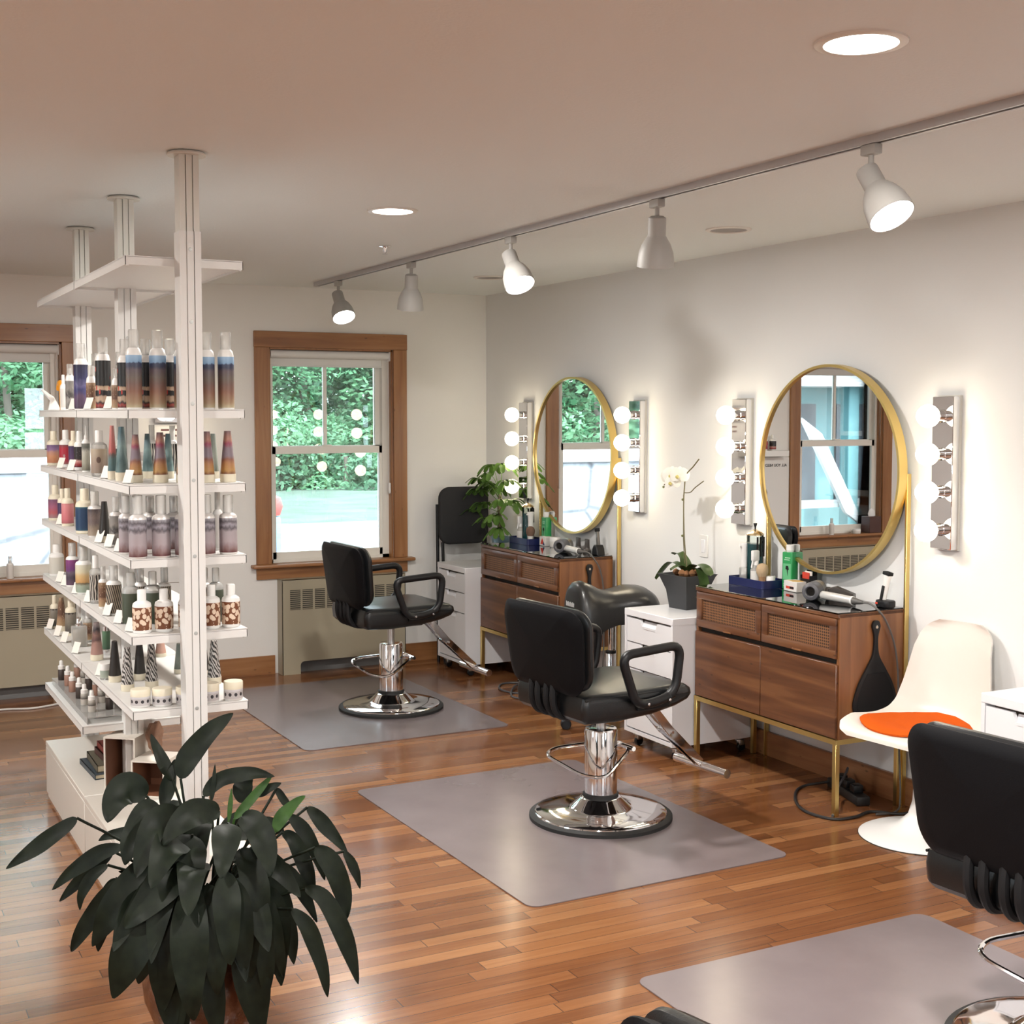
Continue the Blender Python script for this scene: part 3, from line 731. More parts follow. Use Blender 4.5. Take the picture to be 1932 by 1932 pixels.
# ------------------------------------------------------------------ hair products
CREAM = mat('cream_plastic', (.72,.66,.52), .3)
WPL = mat('white_plastic', (.78,.77,.75), .3)
CAPC = glassy('clear_cap', (.97,.97,.96), .04, 1.45, .8, .34, (.86,.85,.82))
SILV = mat('silver_shoulder', (.72,.70,.68), .35, .3)
def G(*a, **k): return grad(*a, **k)
LABEL = {
 'desert': G('label_desert', [(0,(.40,.34,.22)),(.10,(.30,.20,.12)),(.3,(.21,.10,.065)),(.45,(.15,.085,.07)),(.58,(.125,.10,.085)),(.72,(.10,.075,.09)),(.78,(.03,.035,.07)),(.845,(.03,.04,.09)),(.87,(.20,.34,.52)),(1,(.30,.45,.63))], .05, 5),
 'feather': G('label_feather', [(0,(.03,.012,.01)),(.07,(.30,.04,.03)),(.12,(.01,.01,.011)),(.16,(.42,.31,.22)),(.24,(.40,.29,.21)),(.27,(.008,.008,.009)),(.37,(.01,.01,.011)),(.39,(.46,.33,.24)),(.45,(.42,.3,.2)),(.48,(.01,.01,.011)),(1,(.008,.008,.009))], .05, 5, .35, (3.2,(.42,.04,.03),.18)),
 'navy': G('label_navy', [(0,(.03,.02,.035)),(.25,(.09,.05,.10)),(.42,(.03,.03,.12)),(.55,(.10,.09,.20)),(.68,(.02,.02,.08)),(1,(.012,.012,.04))], .18, 5),
 'greyphoto': G('label_grey_photo', [(0,(.10,.09,.085)),(.3,(.30,.28,.26)),(.5,(.05,.045,.045)),(.7,(.24,.22,.20)),(1,(.20,.19,.18))], .3, 6),
 'brownpat': G('label_brown_floral', [(0,(.36,.25,.14)),(.3,(.28,.16,.09)),(.42,(.11,.05,.03)),(.8,(.17,.09,.05)),(1,(.32,.22,.14))], .2, 9, .4, (7,(.45,.33,.22),.2)),
 'whitestripe': G('label_black_band', [(0,(.74,.72,.69)),(.64,(.74,.72,.69)),(.65,(.02,.02,.02)),(.72,(.02,.02,.02)),(.73,(.74,.72,.69)),(1,(.74,.72,.69))], 0),
 'bluewhite': G('label_blue_fade', [(0,(.06,.07,.14)),(.4,(.12,.14,.25)),(.7,(.6,.6,.64)),(1,(.7,.69,.67))], .05),
 'whitegrey': G('label_pale', [(0,(.6,.58,.55)),(1,(.68,.66,.63))], .1),
 'purpleorange': G('label_dusk', [(0,(.36,.13,.06)),(.35,(.48,.22,.11)),(.6,(.42,.22,.17)),(.72,(.22,.13,.26)),(1,(.13,.075,.17))], .12, 6),
 'redlabel': G('label_red', [(0,(.24,.13,.12)),(.2,(.30,.02,.04)),(.8,(.36,.015,.035)),(1,(.15,.05,.06))], .1, 4, .4, (2,(.35,.24,.24),.16)),
 'darkpurple': G('label_dark_purple', [(0,(.12,.01,.03)),(.3,(.07,.03,.09)),(1,(.035,.02,.07))], .1),
 'blackred': G('label_black_red', [(0,(.05,.01,.012)),(.14,(.30,.03,.03)),(.3,(.5,.28,.24)),(.4,(.02,.012,.012)),(1,(.018,.015,.016))], .07, 7, .4, (5,(.25,.2,.2),.1)),
 'greygreen': G('label_grey_green', [(0,(.14,.13,.10)),(.3,(.30,.29,.23)),(.7,(.42,.41,.36)),(.85,(.08,.09,.08)),(1,(.16,.16,.14))], .12),
 'amber': G('label_amber', [(0,(.24,.19,.15)),(.3,(.28,.21,.17)),(1,(.42,.35,.26))], .12, 3, .35, (1.6,(.10,.06,.045),.22)),
 'redteal': G('label_red_teal', [(0,(.05,.10,.11)),(.28,(.09,.16,.16)),(.36,(.13,.09,.08)),(.42,(.42,.11,.10)),(1,(.50,.20,.18))], .1),
 'teal': G('label_teal', [(0,(.12,.19,.19)),(.25,(.07,.125,.13)),(.55,(.20,.30,.30)),(.75,(.12,.19,.21)),(1,(.04,.09,.11))], .2, 3),
 'deserttube': G('label_sunset', [(0,(.16,.06,.03)),(.1,(.40,.22,.07)),(.25,(.36,.17,.07)),(.33,(.22,.09,.06)),(.40,(.20,.16,.19)),(.62,(.20,.15,.18)),(.72,(.26,.05,.09)),(.8,(.36,.18,.13)),(1,(.15,.09,.10))], .08, 4),
 'greytube': G('label_grey_tube', [(0,(.12,.14,.11)),(.4,(.25,.28,.24)),(1,(.16,.19,.17))], .2),
 'zebra': wavy('label_zebra', (.012,.010,.010), (.52,.48,.42), 1.7, 7),
 'purplered': G('label_purple_red', [(0,(.25,.16,.17)),(.3,(.38,.08,.09)),(.6,(.30,.09,.16)),(1,(.15,.07,.13))], .15),
 'pink': G('label_pink', [(0,(.30,.10,.11)),(.2,(.48,.13,.15)),(.9,(.58,.22,.23)),(1,(.5,.2,.2))], .08),
 'blue': G('label_blue', [(0,(.02,.07,.11)),(.1,(.01,.035,.085)),(.9,(.012,.04,.10)),(1,(.03,.11,.13))], .03),
 'photo': G('label_blur_photo', [(0,(.30,.24,.18)),(.3,(.22,.17,.13)),(.5,(.12,.09,.09)),(.7,(.16,.12,.11)),(1,(.05,.04,.045))], .25, 9, .35, None, (4,4,1)),
 'blacktube': G('label_black_tube', [(0,(.02,.016,.013)),(1,(.012,.010,.010))], .1),
 'greyred': G('label_building', [(0,(.10,.025,.025)),(.12,(.20,.12,.12)),(.3,(.36,.30,.32)),(.62,(.34,.30,.32)),(.72,(.10,.085,.10)),(.8,(.30,.28,.32)),(.9,(.10,.085,.10)),(1,(.34,.33,.36))], .12, 4),
 'clearwhite': G('label_frosted', [(0,(.50,.48,.43)),(1,(.56,.54,.48))], .1),
 'purple': G('label_purple', [(0,(.10,.05,.09)),(.3,(.05,.035,.05)),(.5,(.12,.09,.12)),(.6,(.12,.03,.14)),(1,(.20,.04,.16))], .1),
 'yellowgreen': G('label_yellow_green', [(0,(.25,.31,.25)),(.25,(.30,.34,.27)),(.33,(.12,.09,.05)),(.36,(.48,.27,.10)),(.6,(.55,.38,.18)),(.75,(.58,.54,.38)),(1,(.6,.58,.48))], .05),
 'herring': wavy('label_herringbone', (.02,.016,.014), (.33,.27,.20), 2.6, 1.6, .4, (.9,.2,.4)),
 'green': G('label_dark_green', [(0,(.035,.045,.025)),(1,(.06,.075,.05))], .1),
 'coconut': G('label_nuts', [(0,(.14,.045,.015)),(1,(.17,.055,.02))], .1, 6, .4, (4.6,(.70,.55,.42),.52)),
 'blackgold': G('label_black_gold', [(0,(.05,.045,.04)),(.5,(.16,.14,.11)),(.9,(.22,.20,.17)),(1,(.03,.025,.02))], .2, 9),
 'clear': G('label_clear', [(0,(.42,.36,.28)),(1,(.48,.42,.34))], .05),
 'rose': G('label_rose', [(0,(.34,.19,.16)),(.35,(.30,.17,.14)),(.45,(.10,.05,.045)),(.65,(.22,.12,.10)),(.8,(.03,.025,.03)),(1,(.25,.2,.2))], .12, 4),
 'greenvial': G('label_green_glass', [(0,(.05,.10,.06)),(1,(.10,.19,.11))], .1),
 'tealjar': G('label_pale_teal', [(0,(.34,.38,.33)),(1,(.30,.36,.31))], .05),
 'city': wavy('label_city', (.025,.022,.02), (.48,.45,.43), 2.6, 8, .4, (0,.9,0)),
 'dots': None,
 'pinktube': G('label_pink_tube', [(0,(.45,.26,.20)),(1,(.5,.32,.26))], .05),
}
def dots_material():
    m, nt, b = newmat('label_dots'); L = nt.links
    tc = N(nt, 'ShaderNodeTexCoord'); s = N(nt, 'ShaderNodeSeparateXYZ'); L.new(tc.outputs['Object'], s.inputs[0])
    at = N(nt, 'ShaderNodeMath', operation='ARCTAN2'); L.new(s.outputs['Y'], at.inputs[0]); L.new(s.outputs['X'], at.inputs[1])
    u = N(nt, 'ShaderNodeMath', operation='MULTIPLY'); u.inputs[1].default_value = 10/(2*PI); L.new(at.outputs[0], u.inputs[0])
    fr = N(nt, 'ShaderNodeMath', operation='FRACT'); L.new(u.outputs[0], fr.inputs[0])
    du = N(nt, 'ShaderNodeMath', operation='SUBTRACT'); du.inputs[1].default_value = .5; L.new(fr.outputs[0], du.inputs[0])
    sg = N(nt, 'ShaderNodeSeparateXYZ'); L.new(tc.outputs['Generated'], sg.inputs[0])
    dv = N(nt, 'ShaderNodeMath', operation='SUBTRACT'); dv.inputs[1].default_value = .45; L.new(sg.outputs['Z'], dv.inputs[0])
    dv2 = N(nt, 'ShaderNodeMath', operation='MULTIPLY'); dv2.inputs[1].default_value = 1.35; L.new(dv.outputs[0], dv2.inputs[0])
    cb = N(nt, 'ShaderNodeCombineXYZ'); L.new(du.outputs[0], cb.inputs[0]); L.new(dv2.outputs[0], cb.inputs[1])
    ln = N(nt, 'ShaderNodeVectorMath', operation='LENGTH'); L.new(cb.outputs[0], ln.inputs[0])
    lt = N(nt, 'ShaderNodeMath', operation='LESS_THAN'); lt.inputs[1].default_value = .27; L.new(ln.outputs['Value'], lt.inputs[0])
    hi = N(nt, 'ShaderNodeMath', operation='GREATER_THAN'); hi.inputs[1].default_value = .80; L.new(sg.outputs['Z'], hi.inputs[0])
    m1 = N(nt, 'ShaderNodeMixRGB'); m1.inputs[1].default_value = (.46,.43,.43,1); m1.inputs[2].default_value = (.03,.026,.03,1); L.new(lt.outputs[0], m1.inputs[0])
    m2 = N(nt, 'ShaderNodeMixRGB'); m2.inputs[2].default_value = (.58,.56,.58,1); L.new(hi.outputs[0], m2.inputs[0]); L.new(m1.outputs[0], m2.inputs[1])
    L.new(m2.outputs[0], b.inputs['Base Color']); b.inputs['Roughness'].default_value = .4
    return m
LABEL['dots'] = dots_material()
STICK = mat('price_sticker', (.70,.68,.66), .6)

def product(x, y, z, r, h, kind, var, label, cat='bottle', group=None):
    t = thing({'can':'spray_can','tube':'hair_tube','jar':'cream_jar','square':'fragrance_bottle','vialbig':'glass_vial'}.get(kind, 'hair_product_bottle'), label,
              {'can':'spray can','tube':'tube','jar':'jar'}.get(kind, 'bottle'), (x, y, z), 0, group)
    lab = LABEL[var]
    n = 24
    if kind == 'can':
        hc = h*.80
        MB().lathe([(r*.96,0),(r,.003),(r,hc-.028),(r*.86,hc-.013),(r*.55,hc-.004),(r*.5,hc)], n).build('can_body', WPL, t)
        MB().lathe([(r*1.012,.004),(r*1.012,hc-.030)], n).build('wrap_label', lab, t)
        MB().lathe([(r*.18,hc-.002),(r*.18,hc+.006),(r*.26,hc+.008),(r*.26,hc+.018),(0,hc+.019)], 12).build('spray_nozzle', WPL, t)
        MB().lathe([(r*.66,hc-.008),(r*.66,h-.004),(r*.60,h),(0,h)], n).build('clear_cap', CAPC, t)
    elif kind in ('bottle', 'bottleclear'):
        body = CREAM if var in ('purpleorange','purplered','darkpurple','pink','blue','amber','blackgold') else WPL
        if kind == 'bottleclear': body = CLEAR
        if var == 'green': body = glassy('frosted_cap', (.9,.9,.88), .2, 1.45, 1, .45, (.8,.8,.78))
        hb = h*.73
        MB().lathe([(r*.9,0),(r,.004),(r,hb*.86),(r*.93,hb*.94),(r*.62,hb),(r*.46,hb+.002)], n).build('bottle_body', body, t)
        MB().lathe([(r*1.015,hb*.10),(r*1.015,hb*.82)], n).build('wrap_label', lab, t)
        if var == 'green': MB().lathe([(r*1.01,.002),(r*1.01,hb*.80)], n).build('liquid', lab, t)
        MB().lathe([(r*.48,hb-.002),(r*.48,h-.003),(r*.42,h),(0,h)], n).build('cap', CAPC if var == 'green' else body if kind == 'bottle' else WPL, t)
    elif kind in ('pumpclear','pumpwhite','pumpthin'):
        hb = h*.70
        MB().lathe([(r*.94,0),(r,.004),(r,hb*.90),(r*.90,hb*.95),(r*.52,hb),(r*.46,hb+.002)], n).build('bottle_body', SILV if var in ('photo','greyphoto','greyred') else WPL, t)
        MB().lathe([(r*1.015,.006),(r*1.015,hb*.88)], n).build('wrap_label', lab, t)
        m = MB(); m.lathe([(r*.36,hb-.001),(r*.36,hb+.012),(r*.16,hb+.014),(r*.16,h-.014),(r*.3,h-.012),(r*.3,h-.004),(0,h-.003)], 14)
        if kind == 'pumpthin': m = MB().lathe([(r*.4,hb-.001),(r*.38,hb+.012),(r*.12,hb+.02),(r*.08,h),(0,h)], 14)
        m.build('pump_head', WPL, t)
        if kind != 'pumpthin': MB().lathe([(r*.58,hb+.0),(r*.58,h-.003),(r*.54,h),(0,h)], n).build('overcap', CAPC if kind == 'pumpclear' else glassy('milky_cap', (.9,.9,.88), .2, 1.45, 1, .6, (.82,.80,.75)), t)
    elif kind == 'tube':
        hc = h*.16
        MB().lathe([(r*.92,0),(r*.96,.002),(r*.96,hc)], n).build('cap', CREAM, t)
        vs = []; fs = []; K = 7
        for k in range(K+1):
            u = k/K; z_ = hc + (h-hc)*u; w = r*(1-u*.10); d = r*(1-u*.56)*.97
            for i in range(n):
                a = 2*PI*i/n; vs.append((d*math.cos(a)*.95, w*math.sin(a), z_))
        # crimp runs roughly along the sight line so the tube looks pointed from the room
        for k in range(K):
            for i in range(n):
                j = (i+1) % n; fs.append((k*n+i, k*n+j, (k+1)*n+j, (k+1)*n+i))
        fs.append(list(range(K*n, K*n+n)))
        MB().add(vs, fs, Matrix.Rotation(R(-13), 4, 'Z')).build('tube_body', lab, t)
    elif kind == 'jar':
        MB().lathe([(r*.95,0),(r,.003),(r,h*.60)], n).build('jar_body', CLEAR if var == 'tealjar' else mat('frost_jar', (.62,.60,.58), .3), t)
        MB().lathe([(r*1.012,h*.12),(r*1.012,h*.60)], n).build('wrap_label', lab, t)
        MB().lathe([(r*1.03,h*.60),(r*1.03,h-.003),(r*.98,h),(0,h)], 28).build('lid', CREAM if var == 'dots' else WPL, t)
    elif kind == 'square':
        hb = h*.72
        MB().rbox(-r, r, -r*.7, r*.7, 0, hb, .004).build('glass_body', CLEAR, t)
        MB().rbox(-r*.8, r*.8, -r*.55, r*.55, .004, hb*.8, .003).build('liquid', lab, t)
        MB().lathe([(r*.55,hb),(r*.55,hb+.006),(r*.4,hb+.008),(r*.4,h-.004),(r*.3,h),(0,h)], 18).build('cap', CHROME, t)
    elif kind == 'vialbig':
        MB().lathe([(r*.9,.02),(r,.024),(r,h-.02)], 16).build('glass_body', lab, t)
        MB().lathe([(0,0),(r*.95,.0),(r*.95,.021)], 16).build('metal_end', CHROME, t); MB().lathe([(r*.95,h-.021),(r*.95,h-.003),(0,h)], 16).build('metal_end', CHROME, t)
    return t
LVN = {2:'highest', 3:'second', 4:'third', 5:'fourth', 6:'fifth'}

PRODUCTS = [
    (2, 0.864, 4.185, 0.0238, 0.244, 'can', 'desert', 'tall desert landscape spray can, leftmost of the front row on the highest stocked shelf'),
    (2, 0.937, 4.185, 0.0256, 0.244, 'can', 'desert', 'tall desert landscape spray can, second from left in front on the highest stocked shelf'),
    (2, 1.013, 4.185, 0.0250, 0.243, 'can', 'desert', 'tall desert landscape spray can mostly hidden by the near white post'),
    (2, 1.090, 4.185, 0.0252, 0.242, 'can', 'desert', 'tall desert landscape spray can just right of the near white post'),
    (2, 1.152, 4.185, 0.0254, 0.244, 'can', 'desert', 'tall desert landscape spray can at the right end of the highest stocked shelf'),
    (2, 0.860, 4.300, 0.0235, 0.220, 'can', 'feather', 'black can with red feathers peeking out behind the leftmost desert can'),
    (2, 0.925, 4.300, 0.0237, 0.222, 'can', 'feather', 'black can with red feathers standing between the two left desert cans, one row back'),
    (2, 1.002, 4.300, 0.0239, 0.224, 'can', 'feather', 'black can with red feathers behind the second desert can, beside the near post'),
    (2, 0.875, 4.747, 0.0258, 0.248, 'can', 'feather', 'tall black can with red feathers and tan stripes, midway along the highest stocked shelf'),
    (2, 0.878, 5.205, 0.0260, 0.249, 'can', 'navy', 'tall navy blue can with a starry nebula print'),
    (2, 0.872, 5.416, 0.0176, 0.179, 'can', 'greyphoto', 'small grey patterned spray can at the far left of the navy can'),
    (2, 0.866, 4.924, 0.0181, 0.157, 'can', 'brownpat', 'small brown floral spray can between the navy can and the feather can'),
    (2, 0.866, 4.465, 0.0165, 0.135, 'can', 'brownpat', 'small brown floral spray can right of the tall feather can on the left edge'),
    (2, 0.930, 5.211, 0.0171, 0.213, 'can', 'whitestripe', 'slim white can with a black band, behind the small brown can beside the navy one'),
    (2, 0.930, 4.749, 0.0167, 0.200, 'can', 'whitestripe', 'slim white can with a black band, in front of the middle post'),
    (2, 0.870, 4.357, 0.0128, 0.091, 'bottle', 'bluewhite', 'small white bottle with a blue label, tucked left of the leftmost desert can'),
    (2, 0.880, 5.632, 0.0129, 0.143, 'bottle', 'whitegrey', 'small pale bottle at the far end of the highest stocked shelf'),
    (3, 0.877, 5.892, 0.0281, 0.145, 'bottle', 'purpleorange', 'cream bottle with purple and orange label at the far end of the second stocked shelf'),
    (3, 0.894, 5.692, 0.0251, 0.152, 'bottle', 'redlabel', 'white bottle with round red label, second from the far end of the second stocked shelf'),
    (3, 0.895, 5.509, 0.0191, 0.150, 'bottle', 'darkpurple', 'white bottle with dark purple label between the red and the black labelled bottles'),
    (3, 0.890, 5.345, 0.0196, 0.151, 'bottle', 'blackred', 'white bottle with black and red label beside the shelf seam'),
    (3, 0.879, 5.136, 0.0149, 0.174, 'pumpthin', 'greygreen', 'slim grey bottle with thin nozzle left of the clear amber bottle'),
    (3, 0.864, 4.784, 0.0278, 0.160, 'bottleclear', 'amber', 'wide clear amber bottle with a brown diamond on its label'),
    (3, 0.859, 4.523, 0.0167, 0.179, 'tube', 'redteal', 'tube with red upper half and teal lower half'),
    (3, 0.867, 4.408, 0.0224, 0.176, 'tube', 'teal', 'large teal tube left of the desert tubes on the second stocked shelf'),
    (3, 0.886, 4.287, 0.0227, 0.152, 'tube', 'deserttube', 'tapered desert sunset tube, leftmost on the second stocked shelf front row'),
    (3, 0.956, 4.254, 0.0253, 0.159, 'tube', 'deserttube', 'tapered desert sunset tube, second from left on the second stocked shelf front row'),
    (3, 1.022, 4.220, 0.0253, 0.159, 'tube', 'deserttube', 'tapered desert sunset tube mostly hidden behind the near post'),
    (3, 1.088, 4.186, 0.0253, 0.162, 'tube', 'deserttube', 'tapered desert sunset tube just right of the near post'),
    (3, 1.156, 4.190, 0.0264, 0.163, 'tube', 'deserttube', 'tapered desert sunset tube at the right end of the second stocked shelf'),
    (3, 0.979, 4.545, 0.0197, 0.151, 'tube', 'teal', 'teal tube behind and between the two left desert tubes'),
    (3, 1.041, 4.513, 0.0197, 0.151, 'tube', 'teal', 'teal tube behind the second desert tube, beside the post'),
    (3, 1.176, 4.443, 0.0197, 0.151, 'tube', 'greytube', 'green grey tube behind the desert tube right of the post'),
    (3, 1.080, 4.938, 0.0176, 0.177, 'pumpwhite', 'zebra', 'white capped bottle at the back, above the leftmost desert tube'),
    (3, 1.147, 4.903, 0.0176, 0.175, 'pumpwhite', 'zebra', 'white capped bottle at the back, left of the near post'),
    (3, 1.178, 4.880, 0.0176, 0.175, 'pumpwhite', 'zebra', 'white capped bottle at the back, behind the near post'),
    (4, 0.870, 5.831, 0.0290, 0.148, 'bottle', 'purplered', 'cream bottle with purple and red label at the far end of the third stocked shelf'),
    (4, 0.868, 5.640, 0.0184, 0.142, 'bottle', 'darkpurple', 'cream bottle with dark label squeezed beside the pink labelled one'),
    (4, 0.867, 5.502, 0.0233, 0.151, 'bottle', 'pink', 'cream bottle with pink label on the third stocked shelf'),
    (4, 0.870, 5.129, 0.0337, 0.168, 'bottle', 'blue', 'wide cream bottle with deep blue label'),
    (4, 0.877, 4.963, 0.0251, 0.166, 'pumpwhite', 'photo', 'silver bottle with blurry photo label, right of the blue labelled bottle'),
    (4, 0.870, 4.743, 0.0231, 0.142, 'tube', 'blacktube', 'dark brown tapered tube standing on a cream cap, third stocked shelf'),
    (4, 0.879, 4.591, 0.0207, 0.167, 'pumpclear', 'greyphoto', 'grey bottle with clear overcap right of the dark brown tube'),
    (4, 0.858, 4.318, 0.0220, 0.186, 'pumpclear', 'greyred', 'grey building photo bottle at the left corner of the third stocked shelf, set back'),
    (4, 0.863, 4.162, 0.0270, 0.196, 'pumpclear', 'greyred', 'grey building photo bottle, leftmost in the front row of the third stocked shelf'),
    (4, 0.935, 4.163, 0.0280, 0.194, 'pumpclear', 'greyred', 'grey building photo bottle, second in the front row of the third stocked shelf'),
    (4, 1.005, 4.162, 0.0274, 0.192, 'pumpclear', 'greyred', 'grey building photo bottle hidden by the near post'),
    (4, 1.077, 4.162, 0.0269, 0.191, 'pumpclear', 'greyred', 'grey building photo bottle just right of the near post'),
    (4, 1.150, 4.174, 0.0280, 0.188, 'pumpclear', 'greyred', 'grey building photo bottle at the right end of the third stocked shelf'),
    (4, 0.949, 4.383, 0.0234, 0.180, 'pumpclear', 'greyred', 'grey building photo bottle one row back between the two left ones'),
    (4, 1.018, 4.348, 0.0234, 0.180, 'pumpclear', 'greyred', 'grey building photo bottle one row back beside the near post'),
    (4, 1.152, 4.308, 0.0157, 0.191, 'pumpwhite', 'whitegrey', 'white bottle one row back, between the two right hand photo bottles'),
    (5, 0.874, 5.860, 0.0304, 0.132, 'bottle', 'clearwhite', 'pale translucent bottle at the far end of the fourth stocked shelf'),
    (5, 0.875, 5.467, 0.0243, 0.173, 'pumpclear', 'purple', 'bottle with purple and black label and clear overcap'),
    (5, 0.877, 5.226, 0.0294, 0.181, 'pumpclear', 'yellowgreen', 'rounded bottle with yellow, orange and green label'),
    (5, 0.871, 4.938, 0.0221, 0.173, 'bottleclear', 'zebra', 'clear bottle with black and white feather print'),
    (5, 0.871, 4.798, 0.0159, 0.148, 'pumpclear', 'brownpat', 'slim brown speckled bottle right of the feather print bottle'),
    (5, 0.875, 4.625, 0.0254, 0.168, 'pumpclear', 'herring', 'cylinder bottle with dark herringbone print and clear cap, near the left corner'),
    (5, 0.887, 4.404, 0.0278, 0.167, 'bottleclear', 'green', 'dark green bottle behind the leftmost nut print bottle'),
    (5, 0.951, 4.371, 0.0278, 0.171, 'bottleclear', 'green', 'dark green bottle between the two left nut print bottles'),
    (5, 0.879, 4.198, 0.0291, 0.136, 'bottle', 'coconut', 'white bottle with brown nut print, leftmost on the fourth stocked shelf'),
    (5, 0.947, 4.196, 0.0285, 0.135, 'bottle', 'coconut', 'white bottle with brown nut print, second from left on the fourth stocked shelf'),
    (5, 1.020, 4.193, 0.0278, 0.137, 'bottle', 'coconut', 'white bottle with brown nut print hidden behind the near post'),
    (5, 1.096, 4.189, 0.0280, 0.139, 'bottle', 'coconut', 'white bottle with brown nut print just right of the near post'),
    (5, 1.160, 4.191, 0.0291, 0.137, 'bottle', 'coconut', 'white bottle with brown nut print at the right end of the fourth stocked shelf'),
    (5, 0.950, 4.556, 0.0216, 0.165, 'pumpclear', 'herring', 'herringbone print cylinder behind the dark green bottles, left one'),
    (5, 1.023, 4.519, 0.0216, 0.165, 'pumpclear', 'herring', 'herringbone print cylinder behind the dark green bottles, right one'),
    (5, 1.145, 4.316, 0.0246, 0.178, 'bottleclear', 'green', 'dark green bottle behind the nut print bottles right of the post'),
    (5, 1.137, 4.434, 0.0215, 0.166, 'pumpclear', 'herring', 'herringbone print cylinder behind the nut print bottle right of the post'),
    (6, 0.871, 5.923, 0.0182, 0.142, 'bottle', 'blackgold', 'small cream topped bottle with dark label at the far end of the fifth stocked shelf'),
    (6, 0.885, 5.827, 0.0236, 0.145, 'tube', 'brownpat', 'brown tapered tube second from the far end of the fifth stocked shelf'),
    (6, 0.901, 5.697, 0.0220, 0.161, 'bottle', 'blackgold', 'small cream topped bottle with dark label behind the square clear bottle'),
    (6, 0.886, 5.402, 0.0283, 0.116, 'square', 'clear', 'square clear fragrance bottle with chrome pump'),
    (6, 0.895, 5.078, 0.0248, 0.140, 'tube', 'rose', 'rose tinted tube with dark figure print'),
    (6, 0.948, 5.176, 0.0152, 0.112, 'vialbig', 'greenvial', 'slim green glass tube with bright metal ends'),
    (6, 0.853, 4.693, 0.0165, 0.054, 'jar', 'tealjar', 'tiny pale teal jar at the shelf edge'),
    (6, 0.876, 4.636, 0.0228, 0.139, 'tube', 'blacktube', 'black tapered tube on a cream cap, left one on the fifth stocked shelf'),
    (6, 0.884, 4.465, 0.0229, 0.143, 'tube', 'city', 'grey tube with black building print, left one'),
    (6, 0.959, 4.632, 0.0220, 0.140, 'tube', 'blacktube', 'black tapered tube on a cream cap, between the two building print tubes'),
    (6, 0.965, 4.472, 0.0232, 0.157, 'tube', 'city', 'grey tube with black building print, second one left of the post'),
    (6, 1.174, 4.604, 0.0224, 0.122, 'tube', 'blacktube', 'black tapered tube just right of the near post'),
    (6, 1.171, 4.449, 0.0254, 0.147, 'tube', 'city', 'grey tube with black building print at the right of the post'),
    (6, 1.106, 4.679, 0.0188, 0.106, 'tube', 'greytube', 'grey green tube behind the near post on the fifth stocked shelf'),
    (6, 0.871, 4.203, 0.0300, 0.056, 'jar', 'dots', 'squat white jar with dotted label, leftmost on the fifth stocked shelf'),
    (6, 0.935, 4.187, 0.0302, 0.056, 'jar', 'dots', 'squat white jar with dotted label, second from left'),
    (6, 1.006, 4.175, 0.0295, 0.057, 'jar', 'dots', 'squat white jar with dotted label behind the near post'),
    (6, 1.082, 4.169, 0.0288, 0.061, 'jar', 'dots', 'squat white jar with dotted label just right of the near post'),
    (6, 1.158, 4.167, 0.0299, 0.061, 'jar', 'dots', 'squat white jar with dotted label at the right end of the fifth stocked shelf'),
    (6, 1.123, 5.042, 0.0221, 0.087, 'tube', 'pinktube', 'pink tube at the back of the fifth stocked shelf'),
    (6, 0.936, 5.502, 0.0171, 0.131, 'bottleclear', 'brownpat', 'small clear bottle behind the square fragrance bottle'),
]
CARDS = [
    (2, 5.218),
    (2, 4.894),
    (2, 4.521),
    (3, 5.532),
    (3, 5.282),
    (3, 4.591),
    (3, 4.226),
    (4, 5.576),
    (4, 4.728),
    (4, 4.556),
    (4, 4.388),
    (5, 5.619),
    (5, 5.487),
    (5, 5.227),
    (5, 4.968),
    (5, 4.606),
    (5, 4.416),
    (5, 4.232),
    (6, 5.904),
    (6, 5.702),
    (6, 5.529),
    (6, 5.254),
    (6, 4.763),
]
